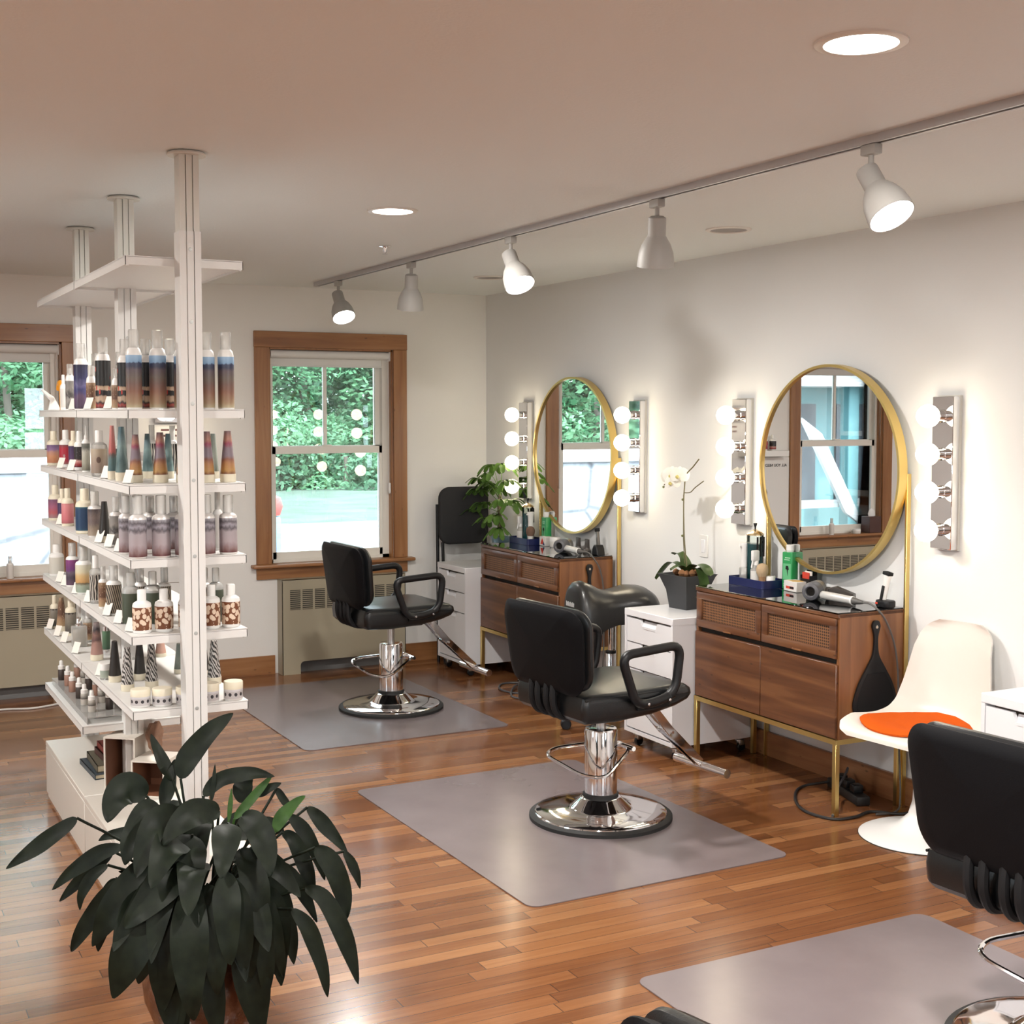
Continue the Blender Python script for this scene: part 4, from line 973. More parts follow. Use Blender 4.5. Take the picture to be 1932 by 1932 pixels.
LEAVES = [
    ((0.824, 3.487, 0.682), (0.863, 3.495, 0.769), (0.966, 3.48, 0.844), 0.032),
    ((0.568, 3.557, 0.593), (0.487, 3.562, 0.54), (0.394, 3.584, 0.477), 0.023),
    ((0.824, 3.575, 0.655), (0.798, 3.616, 0.718), (0.783, 3.65, 0.771), 0.018),
    ((0.889, 3.505, 0.622), (0.963, 3.504, 0.681), (1.069, 3.448, 0.666), 0.023),
    ((0.731, 3.477, 0.651), (0.659, 3.46, 0.695), (0.621, 3.418, 0.611), 0.043),
    ((0.759, 3.427, 0.63), (0.691, 3.382, 0.621), (0.647, 3.342, 0.521), 0.038),
    ((0.899, 3.386, 0.611), (0.795, 3.329, 0.636), (0.734, 3.3, 0.569), 0.037),
    ((0.907, 3.324, 0.596), (0.87, 3.228, 0.56), (0.847, 3.18, 0.505), 0.038),
    ((0.952, 3.357, 0.596), (0.98, 3.263, 0.583), (0.985, 3.219, 0.475), 0.037),
    ((0.673, 3.497, 0.518), (0.592, 3.538, 0.49), (0.505, 3.577, 0.405), 0.023),
    ((0.66, 3.559, 0.489), (0.6, 3.587, 0.438), (0.53, 3.618, 0.356), 0.020),
    ((0.627, 3.463, 0.487), (0.565, 3.47, 0.445), (0.557, 3.469, 0.378), 0.016),
    ((0.705, 3.42, 0.453), (0.603, 3.447, 0.4), (0.538, 3.494, 0.264), 0.031),
    ((0.738, 3.384, 0.509), (0.641, 3.34, 0.454), (0.569, 3.369, 0.317), 0.042),
    ((0.791, 3.322, 0.509), (0.707, 3.251, 0.472), (0.627, 3.253, 0.394), 0.047),
    ((0.749, 3.309, 0.495), (0.648, 3.241, 0.365), (0.601, 3.277, 0.214), 0.057),
    ((0.795, 3.262, 0.478), (0.758, 3.158, 0.327), (0.776, 3.182, 0.159), 0.047),
    ((0.764, 3.333, 0.46), (0.717, 3.238, 0.354), (0.718, 3.258, 0.165), 0.047),
    ((0.834, 3.263, 0.466), (0.825, 3.159, 0.362), (0.833, 3.179, 0.212), 0.037),
    ((0.873, 3.277, 0.47), (0.9, 3.202, 0.406), (0.905, 3.189, 0.252), 0.039),
    ((0.943, 3.296, 0.443), (0.969, 3.218, 0.338), (0.974, 3.236, 0.145), 0.029),
    ((0.966, 3.34, 0.45), (1.005, 3.255, 0.319), (1.033, 3.276, 0.183), 0.027),
    ((1.025, 3.364, 0.423), (1.063, 3.338, 0.331), (1.077, 3.321, 0.189), 0.028),
    ((1.053, 3.352, 0.458), (1.103, 3.344, 0.395), (1.141, 3.318, 0.293), 0.020),
    ((1.061, 3.284, 0.355), (1.117, 3.25, 0.275), (1.138, 3.229, 0.124), 0.023),
    ((1.11, 3.318, 0.392), (1.174, 3.259, 0.349), (1.22, 3.221, 0.146), 0.027),
    ((1.152, 3.421, 0.577), (1.188, 3.4, 0.535), (1.246, 3.364, 0.451), 0.021),
    ((1.142, 3.331, 0.493), (1.199, 3.296, 0.426), (1.212, 3.281, 0.303), 0.031),
    ((1.22, 3.322, 0.473), (1.246, 3.306, 0.426), (1.256, 3.297, 0.372), 0.014),
    ((1.099, 3.425, 0.562), (1.153, 3.393, 0.499), (1.182, 3.37, 0.385), 0.021),
    ((1.075, 3.402, 0.524), (1.112, 3.369, 0.491), (1.144, 3.342, 0.347), 0.023),
    ((1.042, 3.364, 0.54), (1.072, 3.374, 0.59), (1.132, 3.378, 0.622), 0.019),
    ((0.961, 3.463, 0.56), (1.027, 3.467, 0.624), (1.071, 3.47, 0.666), 0.014),
    ((0.999, 3.502, 0.587), (1.001, 3.527, 0.644), (1.04, 3.53, 0.655), 0.027),
    ((0.907, 3.495, 0.607), (0.917, 3.504, 0.656), (0.924, 3.515, 0.702), 0.007),
    ((0.947, 3.47, 0.555), (0.955, 3.48, 0.593), (0.962, 3.491, 0.637), 0.007),
    ((1.023, 3.491, 0.608), (1.06, 3.473, 0.629), (1.091, 3.458, 0.642), 0.015),
    ((1.085, 3.482, 0.623), (1.103, 3.47, 0.586), (1.125, 3.456, 0.555), 0.012),
    ((0.794, 3.563, 0.588), (0.814, 3.58, 0.65), (0.835, 3.596, 0.707), 0.021),
    ((0.823, 3.366, 0.566), (0.775, 3.296, 0.495), (0.775, 3.265, 0.367), 0.057),
    ((0.937, 3.326, 0.52), (0.955, 3.234, 0.46), (0.955, 3.224, 0.309), 0.037),
    ((0.749, 3.571, 0.519), (0.675, 3.61, 0.524), (0.634, 3.63, 0.501), 0.018),
    ((0.746, 3.514, 0.484), (0.698, 3.48, 0.45), (0.655, 3.469, 0.463), 0.015),
    ((0.842, 3.527, 0.591), (0.814, 3.539, 0.55), (0.773, 3.5, 0.489), 0.031),
    ((0.875, 3.453, 0.586), (0.836, 3.381, 0.56), (0.824, 3.359, 0.467), 0.036),
    ((1.024, 3.483, 0.503), (1.058, 3.468, 0.535), (1.094, 3.447, 0.503), 0.026),
    ((0.873, 3.223, 0.502), (0.854, 3.158, 0.405), (0.862, 3.158, 0.292), 0.036),
    ((0.704, 3.418, 0.418), (0.699, 3.356, 0.29), (0.685, 3.39, 0.189), 0.041),
    ((0.958, 3.264, 0.425), (0.931, 3.226, 0.318), (0.938, 3.237, 0.212), 0.026),
    ((0.659, 3.532, 0.425), (0.626, 3.522, 0.346), (0.613, 3.543, 0.232), 0.026),
]

for lv, x, y, r, h, kind, var, label in PRODUCTS:
    product(x, y, LV[lv]+.0005, r, h, kind, var, label, group='hair products on the %s stocked shelf' % LVN[lv])

# price cards in clear holders along the left shelf edge
CARD = mat('price_card', (.74,.70,.64), .6)
ORD = ['farthest','second farthest','third farthest','fourth farthest','fifth farthest','sixth farthest','seventh farthest']
cnt = {}; tot = {}
for lv, y in CARDS: tot[lv] = tot.get(lv, 0)+1
for lv, y in CARDS:
    k = cnt.get(lv, 0); cnt[lv] = k+1
    w = 'nearest' if k == tot[lv]-1 else ORD[k]
    t = thing('price_card', 'small white price card, %s along the left edge of the %s stocked shelf' % (w, LVN[lv]), 'price card', (.8475, y, LV[lv]+.0004), R(30), 'price cards on the shelves')
    lean = Matrix.Rotation(R(22), 4, 'Y')
    MB().box(-.0006, .0006, -.018, .018, .003, .046, M=Matrix.Translation((-.006,0,0)) @ lean).build('card', CARD, t)
    m = MB(); m.box(-.010, .012, -.012, .012, 0, .0025); m.box(-.0012, .0012, -.013, .013, .0, .014, M=Matrix.Translation((-.0045,0,0)) @ lean); m.build('holder', CLEAR, t)

# orange clip on a white wedge at the far end of the top stocked shelf
t = thing('hair_clip', 'bright orange curved hair clip standing at the far end of the highest stocked shelf', 'hair clip', (.885, 5.72, LV[2]+.0005), 0)
MB().tube(smooth_path([(0,-.035,.0),(0,-.03,.06),(0,-.005,.105),(0,.03,.11),(0,.05,.085)], 5), .012, 10).build('clip_arm', mat('orange_plastic', (.75,.30,.02), .35), t)
MB().tube(smooth_path([(.01,-.02,.0),(.012,-.01,.07),(.012,.03,.095),(.012,.07,.06)], 5), .010, 10).build('clip_jaw', mat('amber_plastic', (.55,.22,.02), .35), t)
t = tag(MB().prism([(-.03,0),(.02,0),(.012,.02),(-.006,.055),(-.05,.088),(-.055,.082),(-.02,.04)], -.012, .012, 'y', .002, 1).build('white_wedge', WPL, loc=(.878, 5.83, LV[2]+.0005)), 'white curved plastic wedge beside the orange hair clip, against the left window', 'display stand')

# acrylic tray of little dropper bottles on the lowest shelf
z7 = LV[7]
t = thing('acrylic_tray', 'clear acrylic riser tray on the lowest shelf, holding little dropper bottles', 'tray', (.96, 5.50, z7+.0005), 0)
m = MB(); m.box(-.105, .105, -.42, .42, .022, .026); m.box(-.105, -.101, -.42, .42, 0, .022); m.box(.101, .105, -.42, .42, 0, .022); m.build('acrylic_sheet', CLEAR, t)
VT = [G('vial_dark', [(0,(.03,.022,.02)),(1,(.05,.035,.03))], .1), G('vial_rose', [(0,(.28,.15,.11)),(1,(.34,.20,.15))], .1), G('vial_pale', [(0,(.5,.47,.42)),(.5,(.46,.42,.38)),(.52,(.06,.05,.045)),(1,(.5,.47,.42))], .05)]
RN = ['left row', 'middle row', 'right row']; CN = ['far end', 'second from the far end', 'third from the far end', 'fourth from the far end', 'fifth from the far end', 'near end']
for a in range(3):
    for k in range(6):
        r = .0145; h = .083
        v = thing('dropper_bottle', 'white capped dropper bottle, %s of the %s, lowest shelf' % (CN[k], RN[a]), 'bottle', (.885+.068*a+.004*(k%2), 5.86-.138*k+.02*a, z7+.027), 0, 'dropper bottles on the lowest shelf')
        MB().lathe([(r*.95,0),(r,.002),(r,.042),(r*.75,.048)], 14).build('bottle_body', VT[[0,1,1,0,2,2][k] if a == 0 else (k+a) % 3], v)
        MB().lathe([(r*.95,.046),(r*.95,.060),(r*.6,.063),(r*.55,.080),(r*.4,.083),(0,.083)], 14).build('dropper_cap', WPL, v)

# ------------------------------------------------------------------ big leafy plant in a brown glazed pot
LEAF = None
def leaf_material(name, a, b_, rough=.35, stretch=30):
    m, nt, b = newmat(name); L = nt.links
    tc = N(nt, 'ShaderNodeTexCoord'); no = N(nt, 'ShaderNodeTexNoise'); no.inputs['Scale'].default_value = stretch; no.inputs['Detail'].default_value = 3
    L.new(tc.outputs['Object'], no.inputs['Vector']); cr = ramp(nt, [(.3, a), (.7, b_)]); L.new(no.outputs['Fac'], cr.inputs['Fac'])
    L.new(cr.outputs['Color'], b.inputs['Base Color']); b.inputs['Roughness'].default_value = rough; b.inputs['Specular IOR Level'].default_value = .16
    bu = N(nt, 'ShaderNodeBump'); bu.inputs['Strength'].default_value = .25; bu.inputs['Distance'].default_value = .003; L.new(no.outputs['Fac'], bu.inputs['Height']); L.new(bu.outputs['Normal'], b.inputs['Normal'])
    return m
LEAF = leaf_material('peace_lily_leaf', (.005,.008,.005), (.011,.016,.009), .5)
LEAFB = leaf_material('peace_lily_young_leaf', (.022,.055,.012), (.04,.09,.02), .45)
PC = Vector((.87, 3.44, 0))
t = thing('potted_plant', 'large drooping dark green leafy plant in a brown glazed pot on the floor', 'plant', PC)
prof = [(.085,0),(.10,.004),(.135,.05),(.158,.11),(.163,.16),(.150,.215),(.128,.25),(.128,.262),(.142,.272),(.142,.28),(.128,.28),(.122,.262),(.122,.22)]
POTM = mat('brown_glaze', (.085,.03,.014), .22, bump=.9, bscale=55, var=.35, vscale=14, coat=.4)
MB().lathe(prof, 48).build('pot', POTM, t)
MB().lathe([(0,.236),(.121,.238)], 24).build('soil', mat('soil', (.025,.017,.012), .9, bump=.6, bscale=90), t)
def leaf_mesh(stem, path, w, fold=.22, curl=.0, n=14):
    """petiole tube + blade following path (list of points), pointed both ends, folded along the midrib"""
    mb = MB()
    if stem: mb.tube(smooth_path(stem, 5), .0038, 6)
    P = smooth_path(path, 7); m = len(P); vs = []; fs = []
    L = [0]
    for a, b_ in zip(P, P[1:]): L.append(L[-1]+(b_-a).length)
    side0 = None
    for i, p in enumerate(P):
        u = L[i]/L[-1]
        tg = (P[min(i+1, m-1)]-P[max(i-1, 0)]).normalized()
        view = Vector((p.x+PC.x, p.y+PC.y, p.z-1.65)).normalized() + Vector((0,0,-.22)) + Vector((random.uniform(-.2,.2),random.uniform(-.2,.2),0))*0
        s = tg.cross(view); 
        if s.length < .05: s = tg.cross(Vector((1,0,0)))
        s.normalize()
        if side0 is not None:
            if s.dot(side0) < 0: s = -s
            s = (s*.5+side0*.5).normalized()
        side0 = s
        nn = s.cross(tg).normalized()
        if nn.dot(view) > 0: nn = -nn
        ww = w*(math.sin(PI*min(1, u**.72*.985+.012))**.66)*(1+.05*math.sin(9*u+curl*7))
        wob = .11*w*math.sin(13*u+curl*9)
        for q, k in ((-1,-1),(-.5,-.5),(0,0),(.5,.5),(1,1)):
            vs.append(p + s*(ww*q) - nn*(-abs(q)**1.3*fold*ww*1.0) + nn*(wob*abs(q)))
    for i in range(m-1):
        for q in range(4): fs.append((i*5+q, i*5+q+1, i*5+q+6, i*5+q+5))
    mb.add(vs, fs); mb.fix = False
    return mb
for i, (s, mid, tip, w) in enumerate(LEAVES):
    s, mid, tip = [Vector(q)-PC for q in (s, mid, tip)]
    root = Vector((random.uniform(-.05,.05), random.uniform(-.05,.05), .245))
    top = s
    d = (top-root); arch = root + d*.5 + Vector((0,0,.05*min(1, abs(d.x)*3))) + Vector((d.x,d.y,0))*-.08
    leaf_mesh([root, arch, top], [s, (s*.35+mid*.65)+ (s-tip)*.0, mid*.55+tip*.45, tip], w*.96, .20, i*.37).build('leaf', LEAFB if i in (31,32,35) else LEAF, t, sharp=80)
for i in range(8):                                                        # long leaves hanging low over the front of the pot
    a = R(random.uniform(190, 330)); rr = random.uniform(.08, .15); hz = random.uniform(.30, .44)
    s = Vector((math.cos(a)*rr, math.sin(a)*rr, hz)); root = Vector((math.cos(a)*.05, math.sin(a)*.05, .245))
    mid = Vector((math.cos(a)*(rr+.07), math.sin(a)*(rr+.07), hz-random.uniform(.06,.12))); tip = Vector((math.cos(a+.1)*(rr+.085), math.sin(a+.1)*(rr+.085), hz-random.uniform(.20,.30)))
    tip.z = max(tip.z, .03)
    leaf_mesh([root, root*.4+s*.6+Vector((0,0,.03)), s], [s, (s+mid)/2+Vector((0,0,.01)), mid, tip], random.uniform(.034,.052), .22, i*.7).build('leaf', LEAF, t, sharp=80)
for i in range(14):                                                        # inner and rear leaves
    a = random.uniform(0, 2*PI); rr = random.uniform(.12, .34); hz = random.uniform(.36, .62)
    s = Vector((math.cos(a)*rr*.45, math.sin(a)*rr*.45+.03, hz)); root = Vector((math.cos(a)*.05, math.sin(a)*.05, .245))
    ln = random.uniform(.12, .2)
    mid = s + Vector((math.cos(a)*ln*.7, math.sin(a)*ln*.7, random.uniform(-.02,.03))); tip = mid + Vector((math.cos(a)*ln*.5, math.sin(a)*ln*.5, -random.uniform(.06,.16)))
    if (PC+tip).y < 2.9 : continue
    leaf_mesh([root, root*.4+s*.6+Vector((0,0,.03)), s], [s, mid, tip], random.uniform(.03,.046), .22, i*.7).build('leaf', LEAF, t, sharp=80)

# ------------------------------------------------------------------ things standing on the dressers
TZ = ZG + .0006
NAVY = mat('navy_tray', (.012,.018,.085), .3)
def tray(x0, x1, y0, y1, label):
    t = thing('storage_tray', label, 'tray', ((x0+x1)/2, (y0+y1)/2, TZ), 0, 'navy trays on the dressers')
    a, b_ = (x1-x0)/2, (y1-y0)/2; e = .003; h = .038
    MB().prism(rrect(-a,a,-b_,b_,.012,3), 0, .004).build('tray_floor', NAVY, t)
    m = MB(); o = rrect(-a,a,-b_,b_,.012,3); i = rrect(-a+e,a-e,-b_+e,b_-e,.010,3); n = len(o)
    vs = [(p[0],p[1],.004) for p in o]+[(p[0],p[1],h) for p in o]+[(p[0],p[1],h) for p in i]+[(p[0],p[1],.004) for p in i]; fs = []
    for k in range(n):
        j = (k+1) % n
        for r in range(3): fs.append((r*n+k, r*n+j, (r+1)*n+j, (r+1)*n+k))
        fs.append((3*n+k,3*n+j,j,k))
    m.add(vs, fs).build('tray_rim', NAVY, t)
    return t
tray(3.822, 3.965, 4.845, 5.108, 'navy blue tray of bottles on the nearer dresser')
tray(3.835, 3.96, 7.155, 7.405, 'navy blue tray of bottles on the farther dresser')
TT = TZ + .0048
def spray(x, y, z, h, r, label, body=None):
    t = thing('spray_bottle', label, 'spray bottle', (x, y, z), 0, 'spray bottles on the dressers')
    MB().lathe([(r*.95,0),(r,.004),(r,h*.36),(r*.8,h*.40)], 24).build('liquid_tank', CLEAR, t)
    MB().lathe([(r*.8,h*.37),(r*.78,h*.5),(r*.72,h*.68),(r*.85,h*.88),(r*1.0,h*.97),(r*.95,h),(0,h)], 24).build('grip', WPL, t)
    m = MB(); m.tube([(-r*.5,0,h*.9),(-r*1.25,0,h*.92)], r*.2, 8); m.build('nozzle', WPL, t)
spray(3.895, 5.072, TT, .190, .026, 'tall waisted white spray bottle in the navy tray on the nearer dresser')
spray(3.895, 7.225, TT, .195, .023, 'tall waisted white spray bottle in the navy tray on the farther dresser')
def small_spray(x, y, z, h, r, label):
    t = thing('spray_bottle', label, 'spray bottle', (x, y, z), 0, 'spray bottles on the dressers')
    MB().lathe([(r*.95,0),(r,.004),(r,h*.45),(r*.55,h*.56),(r*.4,h*.58)], 24).build('bottle_body', CLEAR, t)
    MB().lathe([(r*1.01,h*.06),(r*1.01,h*.42)], 24).build('wrap_label', LABEL['whitegrey'], t)
    m = MB(); m.lathe([(r*.5,h*.57),(r*.5,h*.68),(r*.4,h*.70)], 18); m.rbox(-r*.95, r*.6, -r*.42, r*.42, h*.68, h*.98, .006); m.tube([(-r*.7,0,h*.72),(-r*1.0,0,h*.5)], .004, 6); m.build('trigger_head', WPL, t)
    return t
small_spray(3.862, 4.945, TT, .170, .025, 'small clear trigger spray bottle in front of the blue disinfectant jar')
small_spray(3.89, 7.345, TT, .165, .026, 'white labelled trigger spray bottle at the left of the farther tray')
def disinfect(x, y, z, h, r, label):
    t = thing('disinfectant_jar', label, 'jar', (x, y, z), 0, 'disinfectant jars')
    MB().lathe([(r*.98,0),(r,.003),(r,h*.80),(r*.96,h*.81)], 28).build('glass_jar', glassy('jar_glass', (.88,.93,.92), .01, 1.45, 1.3), t)
    MB().lathe([(r*.93,.006),(r*.93,h*.66)], 28).build('blue_liquid', mat('barber_blue', (.012,.075,.085), .15, spec=.6), t)
    MB().lathe([(r*1.03,h*.80),(r*1.03,h*.82),(r*.8,h*.85),(r*.3,h*.885),(r*.12,h*.90)], 28).build('lid', mat('lid_brass', (.75,.60,.38), .18, 1), t)
    MB().lathe([(.004,h*.89),(.004,h*.93),(.009,h*.99),(.008,h),(0,h)], 12).build('lid_knob', BLKP, t)
    m = MB()
    for k in range(3): m.rbox(-.010+.018*k-.01, .002+.018*k-.01, -r*.945, -r*.9, h*.45, h*.78, .001, 1)
    m.build('combs', BLKP, t)
disinfect(3.922, 5.03, TT, .285, .040, 'tall jar of dark blue disinfectant with a brass lid in the nearer tray')
disinfect(3.915, 7.30, TT, .275, .036, 'tall jar of dark blue disinfectant with a brass lid in the farther tray')
def brush(x, y, z, hair, label, s=1):
    t = thing('neck_duster', label, 'brush', (x, y, z), 0, 'neck dusters')
    MB().lathe([(.020*s,0),(.022*s,.006),(.014*s,.022),(.017*s,.042),(.019*s,.05)], 18).build('handle', WPL if s < 1 else mat('brush_wood', (.35,.20,.10), .4), t)
    MB().lathe([(.018*s,.048),(.027*s,.066),(.029*s,.084),(.024*s,.10),(.012*s,.109),(0,.111)], 24).build('bristles', hair, t)
brush(3.858, 4.892, TT, mat('bristle_tan', (.50,.36,.22), .9, bump=.6, bscale=300), 'round tan neck duster brush in the nearer tray')
brush(3.868, 7.178, TT, mat('bristle_brown', (.17,.10,.07), .9, bump=.6, bscale=300), 'round brown neck duster brush in the farther tray', .97)
product(3.888, 4.869, TT, .021, .052, 'jar', 'whitegrey', 'small white lidded jar at the right end of the nearer tray')
def talc(x, y, h, label, rz):
    t = thing('powder_bottle', label, 'bottle', (x, y, TZ), rz, 'green powder bottles')
    GR = mat('green_plastic', (.02,.26,.075), .35)
    MB().rbox(-.021, .021, -.031, .031, 0, h*.84, .005).build('bottle_body', GR, t)
    MB().lathe([(.017,h*.83),(.018,h*.87),(.019,h*.875),(.019,h-.002),(.017,h),(0,h)], 22).build('cap', WPL, t)
    m = MB().box(-.0218, -.0212, -.024, .024, h*.22, h*.58); l = m.build('front_label', mat('pale_green_label', (.12,.42,.20), .5), t)
    # dark top-hat figure and pale lettering lines on the label
    m = MB(); m.prism([(-.004,h*.30),(.0,h*.44),(.008,h*.46),(.006,h*.53),(-.008,h*.53),(-.012,h*.45),(-.006,h*.43)], -.0224, -.0218, 'x'); m.build('figure_print', BLKM, l)
    m = MB()
    for z_, a, b_ in ((.70,-.02,.012),(.655,-.016,.016),(.185,-.018,.018),(.145,-.02,.015),(.105,-.018,.02),(.065,-.02,.02)): m.box(-.0222, -.0212, a, b_, h*z_, h*(z_+.022))
    m.build('lettering', mat('pale_print', (.35,.62,.40), .5), t)
talc(3.952, 4.808, .205, 'bright green powder bottle with white cap right of the nearer tray', R(8))
talc(3.948, 7.118, .205, 'bright green powder bottle with white cap right of the farther tray', R(-4))
# little white box with orange and red printing
t = thing('product_box', 'small white box printed yellow, red and black lying in front of the black holder', 'box', (3.925, 4.735, TZ), R(-6))
MB().rbox(-.030, .030, -.052, .052, 0, .048, .002, 1).build('carton', mat('white_card', (.72,.69,.66), .5), t)
m = MB(); m.box(-.0306, -.0300, -.026, .032, .012, .024); m.build('red_print', mat('red_print', (.60,.06,.03), .5), t)
m = MB(); m.box(-.0308, -.0302, -.030, .002, .013, .023); m.build('black_print', BLKM, t)
m = MB(); m.prism([(-.030,-.02),(.012,-.045),(.028,-.01),(-.022,.03)], .0481, .0487, 'z'); m.build('yellow_print', mat('yellow_print', (.62,.36,.05), .5), t)
# black card holder with red and white cards
t = thing('card_holder', 'black open card holder behind the small white box, red and white cards inside', 'card holder', (3.962, 4.690, TZ), R(-4))
m = MB(); a, b_, h = .020, .036, .085
m.box(-a, a, -b_, b_, 0, .003); m.box(-a, -a+.003, -b_, b_, 0, h*.72); m.box(a-.003, a, -b_, b_, 0, h+.012); m.box(-a, a, -b_, -b_+.003, 0, h*.9); m.box(-a, a, b_-.003, b_, 0, h*.9); m.build('holder', BLKP, t)
MB().box(-.012, -.009, -.02, .031, .003, h+.004).build('red_cards', mat('red_card', (.55,.05,.03), .5), t)
MB().box(-.006, -.001, -.03, .022, .003, h+.010).build('white_cards', CARD, t)
# farther dresser: box and jar
t = thing('product_box', 'small white box with a red triangle print on the farther dresser', 'box', (3.925, 7.085, TZ), R(4))
MB().rbox(-.026, .026, -.033, .033, 0, .058, .002, 1).build('carton', mat('white_card', (.72,.69,.66), .5), t)
MB().prism([(-.022,.012),(.02,.012),(.0,.05)], -.0266, -.026, 'x').build('red_print', mat('red_print', (.6,.06,.03), .5), t)
MB().prism([(-.028,.006),(-.006,.006),(-.012,.03)], -.0272, -.0262, 'x').build('blue_print', NAVY, t)
product(3.935, 6.985, TZ, .034, .062, 'jar', 'whitegrey', 'round white jar beside the red triangle box on the farther dresser')

# hair dryers
def dryer(a, b_, h0, h1, cord, label):
    t = thing('hair_dryer', label, 'hair dryer', a, 0, 'hair dryers lying on the dressers')
    A = Vector(a); B = Vector(b_)-A; H0 = Vector(h0)-A; H1 = Vector(h1)-A
    d = B.normalized(); u = Vector((0,0,1)); s = u.cross(d).normalized(); u = d.cross(s)
    Mx = Matrix((s, u, d)).transposed().to_4x4(); L = B.length; r = .040
    MB().lathe([(.019,.012),(.020,-.002),(.024,-.006),(.036,-.002),(r,.006),(r,L*.55)], 32, M=Mx).build('front_ring', mat('dryer_grey', (.10,.10,.11), .3), t)
    MB().lathe([(0,.010),(.0195,.010)], 20, M=Mx).build('air_outlet', DARK, t)
    MB().lathe([(r*.985,L*.5),(r*.985,L*.96),(r*.9,L),(0,L)], 32, M=Mx).build('barrel', mat('dryer_silver', (.50,.48,.45), .3, .7), t)
    dh = (H1-H0); n = [H0, H0+dh*.3, H0+dh*.6, H0+dh*.86]
    g = MB().tube([H0, H0+dh*.03, H0+dh*.5, H0+dh*.84], [.016,.0185,.0185,.0175], 20).build('handle', mat('dryer_handle', (.58,.57,.55), .35, .3), t)
    MB().tube([H0+dh*.84, H0+dh*.88], [.0188,.0188], 20).build('white_collar', WPL, g)
    MB().tube([H0+dh*.88, H0+dh*1.06, H0+dh*1.14], [.016,.010,.006], 16).build('cable_boot', mat('boot_grey', (.09,.085,.08), .5), g)
    c = [H0+dh*1.13] + [Vector(q)-A for q in cord]
    MB().tube(smooth_path(c, 8), .0042, 8).build('power_cord', mat('cord_grey', (.10,.095,.09), .5), t)
    return t
z = TZ+.0405
dryer((3.772, 4.452, z), (3.868, 4.512, z), (3.812, 4.425, z-.012), (3.842, 4.235, z-.020), [(3.845,4.165,.862),(3.850,4.116,.838),(3.885,4.108,.79),(3.93,4.110,.70),(3.953,4.112,.60),(3.963,4.114,.48),(3.965,4.11,.3),(3.95,4.08,.06),(3.90,4.05,.009),(3.80,4.06,.0085)], 'silver and grey hair dryer lying on the nearer dresser, cord hanging down the side')
dryer((3.782, 6.668, z), (3.878, 6.735, z), (3.815, 6.655, z-.010), (3.838, 6.515, z-.020), [(3.85,6.455,.862),(3.858,6.414,.838),(3.90,6.408,.77),(3.925,6.410,.66),(3.93,6.412,.5),(3.92,6.40,.25),(3.88,6.38,.02),(3.80,6.37,.0085)], 'silver hair dryer lying on the farther dresser, cord hanging down the side')
# dryer nozzles
for (x, y, lab) in ((3.950, 6.735, 'flared dark dryer nozzle standing upright behind the farther hair dryer'), (3.945, 6.625, 'second flared dark dryer nozzle, between the hair dryer and the clipper stand')):
    t = thing('dryer_nozzle', lab, 'nozzle', (x, y, TZ), 0, 'loose dryer nozzles')
    SM = mat('smoky_plastic', (.06,.052,.048), .3)
    MB().lathe([(.026,0),(.026,.012),(.018,.022),(.0165,.03)], 20).build('collar', SM, t)
    v = []; f = []; n = 20
    for k in range(4):
        q = k/3; 
        for i in range(n):
            aa = 2*PI*i/n; v.append(((.0165*(1-q)+.006*q)*math.cos(aa), (.0165*(1-q)+.026*q)*math.sin(aa), .028+.05*q))
    for k in range(3):
        for i in range(n): f.append((k*n+i, k*n+(i+1)%n, (k+1)*n+(i+1)%n, (k+1)*n+i))
    MB().add(v, f).build('slot_mouth', SM, t)
# flat attachment behind the nearer dryer
t = thing('dryer_nozzle', 'smoky flat dryer nozzle lying behind the nearer hair dryer', 'nozzle', (3.915, 4.42, TZ), R(-60), 'loose dryer nozzles')
MB().prism([(-.05,.0),(.06,.006),(.06,.03),(-.02,.058),(-.05,.05)], -.02, .02, 'y', .003, 1).build('slot_mouth', mat('smoky_plastic', (.06,.052,.048), .3), t)
MB().lathe([(.026,0),(.026,.014)], 20, M=Matrix.Translation((-.05,0,.027)) @ Matrix.Rotation(-PI/2,4,'Y')).build('collar', mat('smoky_plastic', (.06,.052,.048), .3), t)

# clippers on their chargers
t = thing('hair_clipper', 'white cordless clipper standing in a black dock at the right end of the nearer dresser', 'clipper', (3.935, 4.172, TZ), 0)
MB().prism(rrect(-.030,.030,-.042,.036,.02,5), 0, .030, 'z', .006, 2).build('dock', BLKP, t)
Mx = Matrix.Translation((0,.012,.022)) @ Matrix.Rotation(R(9), 4, 'X') @ Matrix.Rotation(R(4), 4, 'Y')
MB().lathe([(.013,0),(.0135,.03),(.015,.08),(.018,.112),(.017,.118)], 20, sx=.8, M=Mx).build('clipper_body', WPL, t)
MB().rbox(-.0165, -.0095, -.006, .008, .0, .068, .003, M=Mx).build('grip_panel', BLKM, t)
MB().rbox(-.015, .013, -.019, .019, .113, .128, .003, M=Mx).build('blade_head', BLKM, t)
MB().rbox(-.031, -.029, .012, .026, .012, .020, .0008, 1).build('indicator', mat('red_print', (.6,.06,.03), .5), t)
t = thing('hair_clipper', 'slim dark trimmer standing in a black dock at the right end of the farther dresser', 'clipper', (3.935, 6.483, TZ), 0)
MB().prism([(-.034,0),(.034,0),(.024,.04),(.012,.058),(-.012,.058),(-.026,.04)], -.026, .026, 'x', .004, 1).build('dock', BLKP, t)
Mx = Matrix.Translation((0,-.002,.05)) @ Matrix.Rotation(R(-9), 4, 'X')
MB().rbox(-.008, .008, -.011, .011, 0, .088, .004, M=Mx).build('clipper_body', mat('trimmer_grey', (.16,.15,.14), .35, .5), t)
MB().rbox(-.010, .010, -.015, .015, .084, .104, .003, M=Mx).build('blade_head', BLKM, t)

